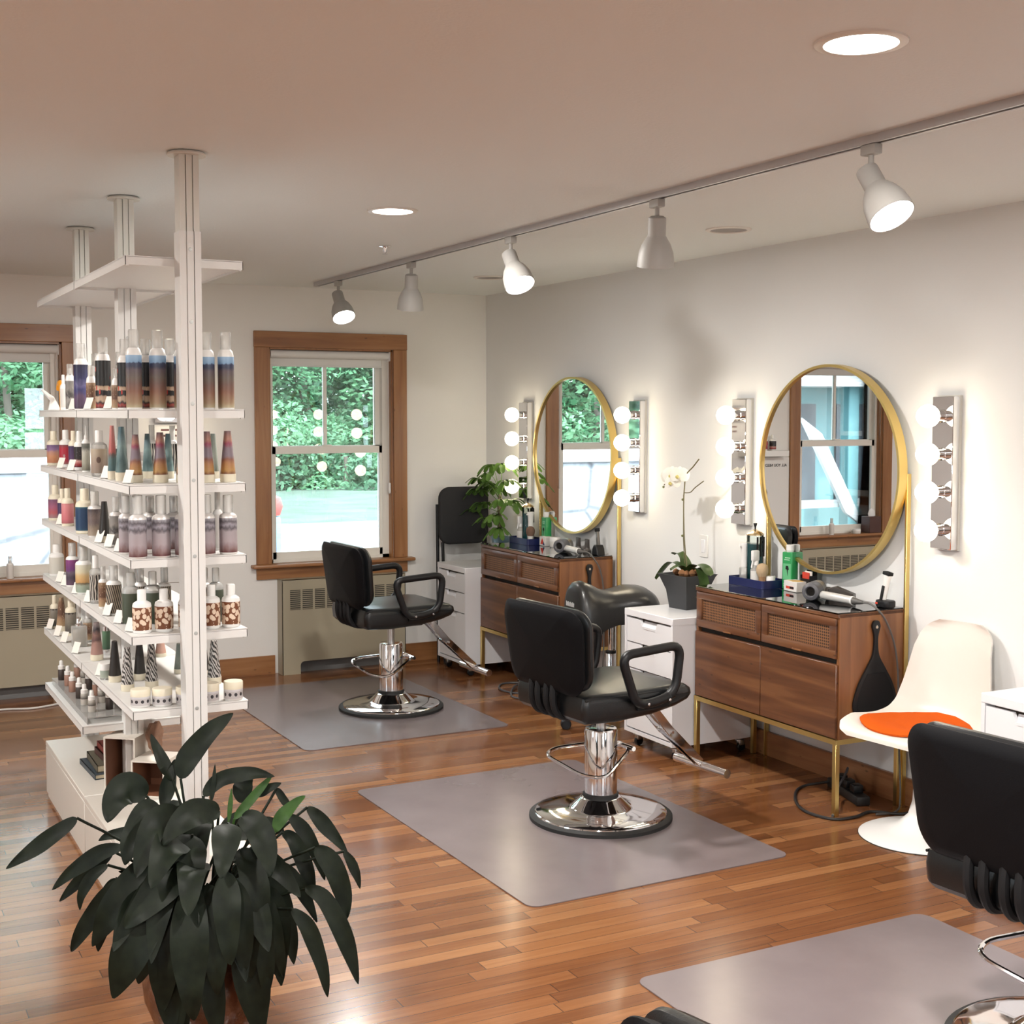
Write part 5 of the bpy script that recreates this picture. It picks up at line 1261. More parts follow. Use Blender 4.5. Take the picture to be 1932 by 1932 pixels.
# black hand mirrors hung on the dresser ends
def hand_mirror(y, label):
    t = thing('hand_mirror', label, 'hand mirror', (3.838, y, .80), 0, 'black hand mirrors')
    P = [(.0,.0),(.014,-.004),(.022,-.024),(.016,-.045),(.010,-.075),(.012,-.12),(.022,-.155),(.055,-.205),(.090,-.26),(.112,-.315),(.118,-.35),(.108,-.385),(.08,-.412),(.04,-.425),(0,-.428)]
    S = smooth_path([(a, b_, 0) for a, b_ in P], 3)
    prof = [(p.x, p.y) for p in S] + [(-p.x, p.y) for p in S[-2:0:-1]]
    MB().prism(prof, -.013, -.001, 'y', .003, 2).build('paddle', BLKP, t)
    Q = [(p[0]*.86, -.30+(p[1]+.30)*.86) for p in prof if p[1] < -.19]
    MB().prism(Q, -.0145, -.013, 'y', .0012, 1).build('back_panel', BLKM, t)
    MB().lathe([(0,0),(.006,0),(.006,.002),(0,.002)], 12, M=Matrix.Translation((0,-.013,-.028)) @ Matrix.Rotation(PI/2,4,'X')).build('hang_hole', mat('pale_wall_hole', (.5,.42,.33), .6), t)
    MB().tube([(0,.002,-.024),(0,-.012,-.024),(0,-.014,-.020)], .0025, 6).build('hook', STEEL, t)
    return t
hm = hand_mirror(4.1265, 'black paddle hand mirror hanging on the right end of the nearer dresser')
dup(hm, (3.838, 6.4265, .80), None, 'black paddle hand mirror hanging on the right end of the farther dresser')

# cables and power strip under the nearer dresser
CB = mat('black_cable', (.012,.011,.011), .5)
t = thing('power_strip', 'black power strip with plugs lying on the floor under the nearer dresser', 'power strip', (3.90, 4.34, 0), R(72))
MB().rbox(-.16, .16, -.03, .03, 0, .04, .006).build('strip_body', CB, t)
for k in range(3): MB().rbox(-.11+.08*k, -.06+.08*k, -.022, .022, .04, .075, .006).build('plug', BLKP, t)
tag(MB().tube(smooth_path([(3.96,4.46,.03),(3.80,4.52,.008),(3.66,4.40,.007),(3.575,4.24,.007),(3.60,4.10,.007),(3.70,4.075,.007),(3.81,4.10,.007),(3.90,4.02,.007),(3.97,3.99,.03),(4.01,3.98,.08)], 8), .0065, 8).build('cable', CB), 'thick black cable looping round the front right leg of the nearer dresser', 'cable')
tag(MB().tube(smooth_path([(3.63,4.13,.006),(3.72,4.20,.020),(3.80,4.30,.045),(3.88,4.34,.09),(3.95,4.40,.10)], 8), .0055, 8).build('cable', mat('grey_cable', (.08,.08,.085), .5)), 'grey cable crossing behind the front right leg of the nearer dresser', 'cable')
tag(MB().tube(smooth_path([(3.99,3.60,.44),(3.985,3.62,.30),(4.0,3.80,.15),(3.99,3.86,.05),(4.0,3.7,.03)], 8), .0045, 8).build('cable', CB), 'thin black cable hanging down the wall behind the white shell chair', 'cable')
tag(MB().tube(smooth_path([(3.86,6.9,.006),(3.75,7.10,.006),(3.64,7.12,.006),(3.56,6.98,.006),(3.60,6.84,.006),(3.72,6.86,.012),(3.70,7.02,.014),(3.58,6.88,.012),(3.53,6.74,.006),(3.64,6.66,.006),(3.80,6.72,.006),(3.9,6.8,.02)], 8), .006, 8).build('cable', mat('grey_cable', (.08,.08,.085), .5)), 'coiled grey cable on the floor under the farther dresser', 'cable')
tag(MB().tube(smooth_path([(.30,7.80,.006),(.62,7.72,.006),(.85,7.78,.006),(1.02,7.74,.006),(1.25,7.83,.006),(1.5,7.9,.006)], 8), .006, 8).build('cable', mat('white_cable', (.6,.58,.55), .5)), 'thin white cable on the floor in front of the left radiator', 'cable')

# wall outlet
t = thing('wall_outlet', 'white wall outlet plate behind the orchid stem', 'outlet', (XR, 5.59, .968))
MB().rbox(-.006, 0, -.036, .036, -.058, .058, .002, 1).build('cover_plate', WPL, t)
MB().rbox(-.009, -.005, -.017, .017, -.034, .034, .002, 1).build('socket_insert', LACQ, t)

# ------------------------------------------------------------------ orchid
t = thing('orchid', 'white orchid in a dark square pot on the white drawer unit', 'plant', (3.79, 5.395, .6885))
vs = []; prof = [(.062,0),(.066,.03),(.074,.09),(.098,.158),(.106,.170),(.098,.170),(.088,.150)]
m = MB()
for s, zz in prof: vs += [(s,s,zz),(-s,s,zz),(-s,-s,zz),(s,-s,zz)]
fs = [(0,1,2,3)]
for k in range(len(prof)-1):
    for i in range(4): fs.append((k*4+i, k*4+(i+1)%4, k*4+4+(i+1)%4, k*4+4+i))
m.add(vs, fs, Matrix.Rotation(R(8),4,'Z')); m.build('pot', mat('slate_pot', (.035,.037,.040), .5), t)
m = MB(); random.seed(3)
for k in range(26):
    a = random.uniform(0,6.28); r = random.uniform(0,.07); s = random.uniform(.012,.024)
    m.lathe([(0,-s),(s*.7,-s*.6),(s,0),(s*.7,s*.6),(0,s)], 8, c=(r*math.cos(a), r*math.sin(a), .162+random.uniform(0,.018)))
m.build('bark_chips', mat('bark_chips', (.20,.09,.035), .85, bump=.5, bscale=60, var=.4, vscale=30), t)
OL = leaf_material('orchid_leaf', (.03,.055,.015), (.06,.10,.03), .35, 14)
def strap(path, w):
    P = smooth_path(path, 7); m_ = len(P); v = []; f = []
    for i, p in enumerate(P):
        u = i/(m_-1); tg = (P[min(i+1,m_-1)]-P[max(i-1,0)]).normalized(); s = tg.cross(Vector((0,0,1)))
        if s.length < .1: s = Vector((0,1,0))
        s.normalize(); ww = w*min(1, .35+u*3)*(1-max(0,(u-.75)/.25)**2)**.5 if u < 1 else .001
        nn = s.cross(tg)
        for q in (-1,-.5,0,.5,1): v.append(p+s*ww*q+nn*abs(q)*w*.25)
    for i in range(m_-1):
        for q in range(4): f.append((i*5+q,i*5+q+1,i*5+q+6,i*5+q+5))
    b = MB().add(v, f); b.fix = False; return b
for pth, w in (([(0,0,.165),(-.02,.07,.215),(-.03,.13,.20),(-.05,.20,.12)], .026), ([(0,0,.165),(.0,.03,.23),(-.01,.06,.265),(-.015,.09,.255)], .034),
               ([(0,0,.165),(.0,-.06,.215),(.0,-.14,.215),(.0,-.19,.175)], .030), ([(0,0,.165),(.0,-.09,.205),(-.01,-.15,.15),(-.02,-.17,.085),(-.03,-.12,.160-.095)], .026), ([(0,0,.165),(-.05,-.01,.21),(-.10,-.0,.19)], .024)):
    strap(pth, w).build('leaf', OL, t, sharp=80)
stem = smooth_path([(0,-.005,.165),(0,.012,.24),(0,.03,.36),(0,.036,.52),(0,.030,.60),(0,.015,.66),(.0,-.04,.70),(0,-.09,.74)], 6)
STM = mat('orchid_stem', (.13,.11,.05), .5)
m = MB().tube(stem, .0032, 8); m.tube(smooth_path([(0,.034,.57),(0,-.02,.575),(0,-.06,.60),(0,-.13,.635)], 5), .0026, 6); m.tube(smooth_path([(0,.02,.655),(0,.06,.665),(0,.13,.645),(0,.21,.60)], 5), .0026, 6)
m.tube([(0,.02,.165),(0,.036,.34),(0,.038,.56)], .0022, 6); m.build('stem', STM, t)
m = MB()
for q in ((0,.045,.535),(0,.046,.355),(0,.19,.605),(0,.215,.59)): m.lathe([(0,-.007),(.006,-.003),(.006,.003),(0,.007)], 8, c=q)
m.build('buds', mat('orchid_bud', (.15,.16,.05), .5), t)
PET = mat('orchid_petal', (.80,.78,.71), .7, spec=.2)
def flower(c, yaw, s=1):
    m = MB()
    for k, (ang, L, w) in enumerate(((90,.042,.018),(210,.040,.017),(330,.040,.017),(15,.046,.032),(165,.046,.032))):
        v = []; f = []
        for i in range(7):
            u = i/6; ww = w*math.sin(PI*min(1,(u*.92+.06)))**.7
            for q in (-1,-.4,.4,1): v.append((-.006*u*(2-u)+.010*u*u+.006*abs(q)*u, ww*q, L*u))
        for i in range(6):
            for q in range(3): f.append((i*4+q,i*4+q+1,i*4+q+5,i*4+q+4))
        m.add(v, f, Matrix.Translation(c) @ Matrix.Rotation(R(yaw),4,'Z') @ Matrix.Rotation(R(90-ang),4,'X') @ Matrix.Scale(s,4))
    m.fix = False
    o = m.build('flower', PET, t, sharp=80)
    MB().lathe([(0,-.010),(.008,-.004),(.009,.004),(0,.012)], 10, c=(c[0]-.014,c[1],c[2]-.006)).build('lip', mat('orchid_lip', (.60,.52,.18), .5), o)
flower((-.03,.030,.655), 48, 1.1); flower((-.035,.085,.655), 62, 1.1); flower((-.02,.135,.645), 85, 1.0); flower((-.045,.070,.620), 40, .95)

# ------------------------------------------------------------------ money tree in a pale blue pot behind the farther dresser
t = thing('potted_plant', 'bushy money tree in a pale blue pot behind the farther dresser, in the corner', 'plant', (3.875, 7.60, .6885))
MB().lathe([(.036,0),(.040,.003),(.050,.10),(.060,.160),(.064,.170),(.058,.170),(.052,.155)], 32).build('pot', mat('pale_blue_glaze', (.20,.33,.42), .3, var=.3, vscale=20), t)
MB().lathe([(0,.156),(.053,.157)], 20).build('moss', mat('moss', (.09,.09,.03), .95, bump=.8, bscale=120), t)
TR = mat('money_tree_trunk', (.12,.10,.06), .7, bump=.4, bscale=50)
ML = leaf_material('money_tree_leaf', (.055,.12,.02), (.12,.22,.05), .35, 10)
m = MB(); m.tube(smooth_path([(0,0,.14),(.012,.01,.24),(-.01,-.005,.33),(.0,.01,.42)], 6), [.013]*18+[.011], 10); m.tube(smooth_path([(.01,-.01,.14),(-.012,0,.25),(.01,.01,.36),(-.005,0,.44)], 6), [.011]*18+[.009], 10); m.build('trunk', TR, t)
random.seed(11)
fan = [((-.02,.30,.45)),((-.02,.37,.30)),((.0,.24,.36)),((0,.10,.50)),((-.05,.02,.56)),((0,-.16,.52)),((-.03,-.12,.40)),((0,.16,.26)),((-.05,-.06,.30)),((.03,-.20,.40)),((.05,.05,.47)),((-.06,.20,.52)),((.04,.25,.48)),((-.04,-.09,.22)),((.0,.08,.62)),((.02,-.06,.63))]
for (dx, dy, dz) in fan:
    hub = Vector((dx*.7-.02, dy*.84+.01, dz+.01)); root = Vector((0,0,min(.42, .2+dz*.4)))
    mb = MB().tube(smooth_path([root, (root+hub)/2+Vector((0,0,.03)), hub], 4), .0022, 5)
    base = math.atan2(dy, dx if abs(dx) > .01 else -.03)
    for k in range(6):
        a = base + R(-75+30*k); L = random.uniform(.085,.125); dr = random.uniform(.2,.75)
        e = hub + Vector((math.cos(a)*L*.9, math.sin(a)*L*.9, -L*dr)); mid = (hub+e)/2 + Vector((0,0,.022))
        mb2 = strap([hub, mid, e], .017); mb.add(mb2.v, mb2.f)
    mb.fix = False; mb.build('leaf', ML, t, sharp=80)

# ------------------------------------------------------------------ folded black chair leaning in the corner
t = thing('folding_chair', 'black padded folding chair leaning on the back wall in the room corner', 'chair', (3.785, 8.0, 0))
CH_BACK = mat('chair_fabric', (.012,.012,.014), .8, bump=.2, bscale=300)
MB().prism(rrect(-.180,.180,.785,1.165,.075,7), -.055, -.015, 'y', .014, 3).build('backrest', CH_BACK, t)
MB().prism(rrect(-.19,.19,.28,.66,.05,6), -.045, -.010, 'y', .012, 3).build('seat', CH_BACK, t)
for s in (-1,1):
    MB().tube([(s*.178,-.02,0),(s*.178,-.012,.6),(s*.176,.0,1.05)], .0105, 10).build('rear_leg', BLKP, t)
    MB().tube([(s*.150,-.06,0),(s*.150,-.05,.4),(s*.150,-.03,.80)], .0105, 10).build('front_leg', BLKP, t)
m = MB(); m.tube([(-.15,-.056,.12),(.15,-.056,.12)], .008, 8); m.tube([(-.178,-.016,.2),(.178,-.016,.2)], .008, 8); m.build('crossbar', BLKP, t)

# ------------------------------------------------------------------ saddle stool
t = thing('saddle_stool', 'black saddle stool between the farther dresser and the white drawer unit', 'stool', (3.635, 5.86, 0), R(-4))
def saddle():
    st = [  # u, half width, top z, drop at the sides, bottom z
        (-.258,.096,.752,.15,.47),(-.252,.116,.772,.18,.455),(-.235,.128,.785,.20,.45),(-.20,.133,.788,.20,.47),(-.15,.130,.770,.17,.52),(-.09,.122,.742,.11,.545),(-.02,.13,.733,.08,.565),(.06,.155,.742,.075,.575),(.13,.180,.752,.08,.578),(.19,.185,.748,.09,.58),(.235,.165,.725,.09,.585),(.262,.11,.690,.06,.60),(.270,.03,.655,.02,.62)]
    v = []; f = []; n = 17; rows = 0
    for u, w, zt, dr, zb in st:
        u *= .86
        for i in range(n):
            a = -1+2*i/(n-1); v.append((u, w*math.sin(a*PI/2), zt-dr*(1-math.cos(a*PI/2))**1.2))
        for i in range(n-2, 0, -1):
            a = -1+2*i/(n-1); v.append((u, w*.93*math.sin(a*PI/2), min(zb, zt-dr-.015)))
        rows += 1
    k = 2*n-2
    for r in range(rows-1):
        for i in range(k): f.append((r*k+i, r*k+(i+1)%k, (r+1)*k+(i+1)%k, (r+1)*k+i))
    f.append(list(range(k))); f.append(list(range((rows-1)*k, rows*k)))
    return MB().add(v, f)
sd = saddle().build('saddle_seat', mat('saddle_vinyl', (.016,.016,.016), .3, spec=.6, bump=.06, bscale=200), t, sharp=70)
m = MB()
for k, (a, b_) in enumerate(((-.045,-.036),(-.033,-.027),(-.023,-.012),(-.008,.0),(.004,.008),(.012,.022),(.026,.034),(.038,.047))): m.box(-.2240, -.2212, -b_+.03, -a+.03, .655, .655+(.020 if k % 2 else .024))
m.build('logo_print', mat('grey_print', (.45,.45,.45), .5), sd)
MB().prism(rrect(-.10,.02,-.075,.075,.03,4), -.185, -.15, 'x', .01, 2, M=Matrix.Translation((.03,0,.50))).build('front_flap', BLKP, t)
MB().rbox(-.09, .09, -.07, .07, .555, .582, .006).build('tilt_plate', BLKM, t)
MB().lathe([(.014,.30),(.014,.56)], 18).build('gas_piston', CHROME, t)
c = MB().lathe([(.026,.09),(.026,.405),(.024,.41),(.014,.412)], 24).build('column', CHROME, t)
MB().lathe([(.0275,.40),(.0275,.414),(.015,.416)], 24).build('column_ring', BLKP, c)
m = MB()
for k in range(5):
    a = 2*PI*k/5+.3; m.tube([(.02*math.cos(a),.02*math.sin(a),.11),(.14*math.cos(a),.14*math.sin(a),.095),(.235*math.cos(a),.235*math.sin(a),.075)], [.022,.017,.013], 10)
m.build('star_base', CHROME, t)
for k in range(5):
    a = 2*PI*k/5+.3
    MB().lathe([(0,-.018),(.024,-.018),(.028,-.012),(.028,.012),(.024,.018),(0,.018)], 18, M=Matrix.Translation((.235*math.cos(a),.235*math.sin(a),.028)) @ Matrix.Rotation(a,4,'Z') @ Matrix.Rotation(PI/2,4,'X')).rbox(.235*math.cos(a)-.008,.235*math.cos(a)+.008,.235*math.sin(a)-.008,.235*math.sin(a)+.008,.04,.08,.003).build('caster', BLKP, t)

# ------------------------------------------------------------------ white shell chair with an orange pad
t = thing('shell_chair', 'white moulded shell chair on a round pedestal, right of the nearer dresser', 'chair', (3.775, 3.785, 0), R(6))
cl = smooth_path([(-.262,0,.405),(-.250,0,.428),(-.20,0,.436),(-.10,0,.424),(.0,0,.416),(.09,0,.426),(.145,0,.465),(.178,0,.54),(.202,0,.64),(.220,0,.73),(.231,0,.78),(.236,0,.805),(.238,0,.822)], 6)
wk = [(0,.150),(.02,.185),(.06,.212),(.15,.230),(.35,.236),(.5,.230),(.62,.214),(.75,.196),(.86,.180),(.92,.168),(.955,.152),(.98,.130),(1,.098)]
def lerp(u):
    for (a, x), (b_, y) in zip(wk, wk[1:]):
        if u <= b_: return x+(y-x)*(u-a)/(b_-a)
    return wk[-1][1]
S_ = [0]
for a, b_ in zip(cl, cl[1:]): S_.append(S_[-1]+(b_-a).length)
def shell(off):
    v = []; nq = 15
    for i, p in enumerate(cl):
        u = S_[i]/S_[-1]; w = lerp(u); tg = (cl[min(i+1,len(cl)-1)]-cl[max(i-1,0)]).normalized(); nn = Vector((-tg.z,0,tg.x))
        if nn.z < 0 and u < .5: nn = -nn
        cup = .035+.02*min(1,max(0,(u-.35)/.25))
        for k in range(nq):
            q = -1+2*k/(nq-1); v.append(p + Vector((0,q*w,0)) + nn*(cup*abs(q)**2.6*min(1,u*6+.0)*(1-.5*max(0,(u-.85)/.15))) - nn*off)
    return v, nq
v0, nq = shell(0); v1, _ = shell(.010); n0 = len(v0); L_ = len(cl); fs = []
for i in range(L_-1):
    for k in range(nq-1):
        a = i*nq+k; fs.append((a,a+1,a+nq+1,a+nq)); fs.append((n0+a,n0+a+nq,n0+a+nq+1,n0+a+1))
edge = [k for k in range(nq)] + [i*nq+nq-1 for i in range(1,L_)] + [(L_-1)*nq+k for k in range(nq-2,-1,-1)] + [i*nq for i in range(L_-2,0,-1)]
for a, b_ in zip(edge, edge[1:]+edge[:1]): fs.append((a,b_,n0+b_,n0+a))
SHELLM = mat('shell_white', (.74,.70,.64), .32)
MB().add(v0+v1, fs).build('seat_shell', SHELLM, t, sharp=60)
MB().lathe([(.237,0),(.237,.004),(.215,.014),(.15,.026),(.09,.046),(.05,.085),(.034,.14),(.029,.22),(.031,.30),(.045,.36),(.075,.398),(.08,.405)], 48).build('pedestal', mat('pedestal_white', (.78,.77,.75), .3), t)
MB().lathe([(.239,0),(.239,.0025),(.237,.003)], 48).build('base_pad', RUBBER, t)
pts = []
for i in range(40):
    a = 2*PI*i/40; rx = .200 if math.cos(a) < 0 else .175; pts.append((-.035+rx*math.copysign(abs(math.cos(a))**.85, math.cos(a)), .208*math.copysign(abs(math.sin(a))**.85, math.sin(a))))
ORG = mat('orange_wool', (.60,.095,.008), .9, spec=.1, bump=.5, bscale=220)
def zseat(x, y):
    i = min(range(len(cl)), key=lambda k: abs(cl[k].x-x) + (9 if S_[k]/S_[-1] > .6 else 0)); w = lerp(S_[i]/S_[-1]); return cl[i].z + .035*abs(y/w)**2.6
v = []; f = []; rg = [(.0,.022),(.35,.022),(.7,.021),(.92,.018),(1.0,.009),(.985,.001)]
for s, h in rg:
    for x, y in pts:
        xx = -.035+(x+.035)*s; v.append((xx, y*s, zseat(xx, y*s)+h))
n = len(pts)
for r in range(len(rg)-1):
    for i in range(n): f.append((r*n+i, r*n+(i+1)%n, (r+1)*n+(i+1)%n, (r+1)*n+i))
f.append(list(range((len(rg)-1)*n, len(rg)*n)))
o = MB().add(v, f).build('seat_pad', ORG, loc=(3.775,3.785,0), rot=(0,0,R(6)), sharp=60)
tag(o, 'bright orange rounded seat pad lying on the white shell chair', 'cushion')

# ------------------------------------------------------------------ poster, shelf and chrome bar with made-up bulbs on the back wall (partly seen through the shelves and in the mirror)
t = thing('wall_poster', 'white poster with black heading and a dark bottle, hung between the back windows', 'poster', (1.66, YB, 0))
MB().rbox(-.30, .30, -.012, 0, .62, 1.315, .002, 1).build('poster_board', mat('poster_white', (.74,.73,.71), .5), t)
def text(s, size, loc, mt, parent, name, align='LEFT'):
    cu = bpy.data.curves.new(name, 'FONT'); cu.body = s; cu.size = size; cu.extrude = .0006; cu.align_x = align; cu.offset = .0006
    tmp = bpy.data.objects.new('tmp', cu); COL.objects.link(tmp)
    me = bpy.data.meshes.new_from_object(tmp); COL.objects.unlink(tmp); bpy.data.objects.remove(tmp); bpy.data.curves.remove(cu)
    me.name = name; me.materials.clear(); me.materials.append(mt)
    o = bpy.data.objects.new(name, me); COL.objects.link(o); o.parent = parent; o.location = loc; o.rotation_euler = (PI/2, 0, 0)
    return o
INK = mat('poster_ink', (.02,.02,.02), .6)
text('ALL YOU NEED IS GO', .030, (-.275, -.0128, 1.245), INK, t, 'heading')
m = MB(); m.prism([(-.09,1.0),(-.03,1.0),(-.028,1.05),(-.048,1.10),(-.053,1.13),(-.054,1.18),(-.064,1.18),(-.065,1.13),(-.070,1.10),(-.092,1.05)], -.0132, -.012, 'y'); m.build('bottle_print', INK, t)
m = MB(); m.box(-.05, .02, -.0132, -.012, 1.185, 1.193); m.box(.06, .10, -.0132, -.012, 1.185, 1.193); m.build('small_print', mat('grey_print', (.45,.45,.45), .5), t)
t = thing('wall_shelf', 'short white shelf above the poster on the back wall', 'shelf', (1.62, YB, 1.325))
MB().rbox(-.19, .19, -.10, 0, 0, .045, .003, 1).build('shelf_board', WHITE, t)
for k, (x, var, lab) in enumerate(((1.55, 'blackred', 'dark red bottle on the short white wall shelf, nearest the left window'), (1.63, 'redlabel', 'red labelled bottle in the middle of the short white wall shelf'), (1.72, 'whitegrey', 'small pale jar at the right end of the short white wall shelf'))):
    product(x, YB-.05, 1.3705, .026, .12 if k < 2 else .05, 'bottle' if k < 2 else 'jar', var, lab)
t = thing('vanity_light_bar', 'horizontal chrome bar on the back wall, its added bulbs standing in for bright reflections', 'light', (1.915, YB, 1.645))
MB().rbox(-.125, .125, -.045, 0, -.05, .05, .003, 1).build('back_plate', mat('polished_chrome', (.86,.86,.88), .03, 1), t)
for k in range(2):  # made-up glowing bulbs put where two bright reflections show
    s = MB().lathe([(.024,.044),(.024,.085),(0,.088)], 18, M=Matrix.Translation((-.062+.124*k,0,0)) @ Matrix.Rotation(PI/2,4,'X')).build('socket', CHROME, t)
    MB().lathe([(0,.08)] + [(.040*math.sin(R(a)), .120-.040*math.cos(R(a))) for a in range(20,180,20)] + [(0,.160)], 20, M=Matrix.Translation((-.062+.124*k,0,0)) @ Matrix.Rotation(PI/2,4,'X')).build('bulb', BULB, s)
t = thing('wall_notice', 'white notice board with small dark lettering under the horizontal chrome bar', 'notice', (1.94, YB, 1.50))
MB().rbox(-.15, .15, -.006, 0, -.10, .085, .002, 1).build('board', mat('poster_white', (.74,.73,.71), .5), t)
m = MB(); random.seed(2)
for r_ in range(2):
    x = -.11
    while x < .10:
        w = random.uniform(.02,.05); m.box(x, x+w, -.0066, -.006, .045-.035*r_, .057-.035*r_); x += w+.012
m.build('lettering', mat('maroon_ink', (.12,.04,.04), .6), t)
# things on the left window sill
product(.95, YB-.03, ZS+.0005, .02, .13, 'pumpclear', 'whitegrey', 'small pale pump bottle standing on the left window sill', cat='bottle')
t = thing('tissue_box', 'dark brown tissue box with a white tissue on the left window sill', 'tissue box', (.53, YB-.012, ZS+.0005))
MB().rbox(-.06, .06, -.05, .05, 0, .13, .003, 1).build('box', mat('tissue_brown', (.07,.03,.025), .45), t)
MB().lathe([(.03,.128),(.036,.15),(.028,.175),(.012,.19),(0,.192)], 9, sy=.4).build('tissue', mat('tissue_white', (.8,.8,.8), .9), t)
product(.70, YB-.03, ZS+.0005, .035, .035, 'jar', 'whitegrey', 'shallow white dish on the left window sill beside the tissue box')

# ------------------------------------------------------------------ track lights
TRK = mat('track_grey', (.50,.49,.50), .35, .4)
TX = 2.71
t = thing('light_track', 'long pale grey ceiling track carrying the spotlights', 'light track', (TX, 0, HC))
m = MB(); m.box(-.018, .018, -1.6, 7.775, -.006, 0); m.box(-.018, -.012, -1.6, 7.775, -.024, -.006); m.box(.012, .018, -1.6, 7.775, -.024, -.006); m.box(-.012, -.008, -1.6, 7.775, -.024, -.021); m.box(.008, .012, -1.6, 7.775, -.024, -.021); m.build('rail', TRK, t)
MB().box(-.008, .008, -1.6, 7.77, -.016, -.012).build('conductor', mat('track_slot', (.16,.15,.15), .5), t)
MB().rbox(-.019, .019, 7.76, 7.785, -.025, 0, .002, 1).build('end_cap', TRK, t)
SPW = mat('spot_white', (.38,.37,.35), .5)
SPG = emit('spot_glow', (1,.96,.90), 14)
def spot(y, d, lit, label):
    t = thing('track_spotlight', label, 'spotlight', (TX, y, HC-.024), 0, 'track spotlights')
    MB().rbox(-.016, .016, -.030, .030, -.030, .0, .004).build('track_adapter', SPW, t)
    D = Vector(d).normalized(); piv = Vector((-.012*0, 0, -.095))
    MB().tube([(0,0,-.028),(0,0,-.075),(piv-Vector((0,0,0)))], .0085, 10).build('stem', SPW, t)
    q = D.to_track_quat('Z', 'Y').to_matrix().to_4x4()
    Mx = Matrix.Translation(piv - D*.035) @ q
    h = MB().lathe([(0,-.002),(.022,0),(.032,.006),(.033,.012),(.033,.070),(.036,.074),(.052,.100),(.063,.130),(.067,.165),(.068,.182),(.065,.182),(.060,.150),(.045,.110),(0,.100)], 36, M=Mx).build('lamp_head', SPW, t)
    MB().lathe([(.0,.166),(.058,.166),(.061,.168)], 30, M=Mx).build('lamp_face', SPG if lit else mat('lamp_off', (.45,.44,.42), .3), h)
    if lit:
        l = bpy.data.lights.new('spot_beam', 'SPOT'); l.energy = lit; l.spot_size = R(95); l.spot_blend = .7; l.shadow_soft_size = .05; l.color = (1,.965,.91)
        o = bpy.data.objects.new('spot_beam', l); COL.objects.link(o); o.parent = t
        o.matrix_local = Matrix.Translation(piv + D*.155) @ D.to_track_quat('-Z', 'Y').to_matrix().to_4x4()
LIT = (.03,-.55,-.83)
spot(7.40, LIT, 38, 'lit white track spotlight, farthest along the ceiling track, above the window')
spot(6.32, (.05,.22,-.97), 0, 'unlit white track spotlight, second from the far end of the track')
spot(5.215, LIT, 38, 'lit white track spotlight in the middle of the track, near the room corner in view')
spot(4.065, (.10,.20,-.97), 0, 'unlit white track spotlight, second nearest, pointing away')
spot(2.96, (.03,-.57,-.82), 38, 'lit white track spotlight nearest to the viewer, largest in the photo')

# ------------------------------------------------------------------ recessed downlights and sprinkler
DLG = emit('downlight_glow', (1,.95,.86), 11)
def downlight(x, y, lit, label, power=0):
    t = thing('recessed_light', label, 'downlight', (x, y, HC), 0, 'recessed ceiling lights')
    MB().lathe([(.078,-.001),(.080,-.006),(.094,-.007),(.099,-.004),(.100,.001)], 48).build('trim_ring', mat('downlight_trim', (.74,.71,.67), .4), t)
    if lit: MB().lathe([(0,-.0035),(.079,-.003)], 40).build('diffuser', DLG, t)
    else: MB().lathe([(0,-.0008),(.05,-.001),(.078,-.0025)], 40).build('shade_disc', mat('recess_shade', (.22,.19,.17), .4), t)  # flat disc, the shade inside the recess put into its dark colour
    if power:
        l = bpy.data.lights.new('lamp', 'AREA'); l.shape = 'DISK'; l.size = .15; l.energy = power; l.color = (1,.955,.90)
        o = bpy.data.objects.new('lamp', l); COL.objects.link(o); o.parent = t; o.location = (0,0,-.012)
DLP = 46
downlight(2.010, 2.232, True, 'large lit round ceiling light at the top right of the photo', DLP)
downlight(2.022, 4.898, True, 'lit round ceiling light above the middle styling chair', DLP)
downlight(3.522, 4.725, False, 'unlit round ceiling light close to the mirror wall, nearer one', 0)
downlight(3.508, 7.01, False, 'unlit round ceiling light in the far corner, half hidden behind a spotlight', 0)
for x, y in ((2.0,-.45),(-.6,-.45),(-.6,2.23),(-.6,4.9)):  # added unseen downlights that even out the room light
    downlight(x, y, True, 'added unseen round ceiling light behind or left of the viewer, for fill light', DLP)
t = thing('sprinkler_head', 'small chrome fire sprinkler head on the ceiling', 'sprinkler', (2.413, 5.944, HC))
MB().lathe([(.030,.001),(.031,-.004),(.012,-.007),(.009,-.012),(.006,-.03),(0,-.031)], 24).build('escutcheon', CHROME, t)
m = MB(); m.tube([(-.010,0,-.012),(-.012,0,-.025),(0,0,-.038),(.012,0,-.025),(.010,0,-.012)], .0022, 6); m.lathe([(0,-.040),(.012,-.040),(.012,-.038),(0,-.037)], 12); m.build('deflector', STEEL, t)

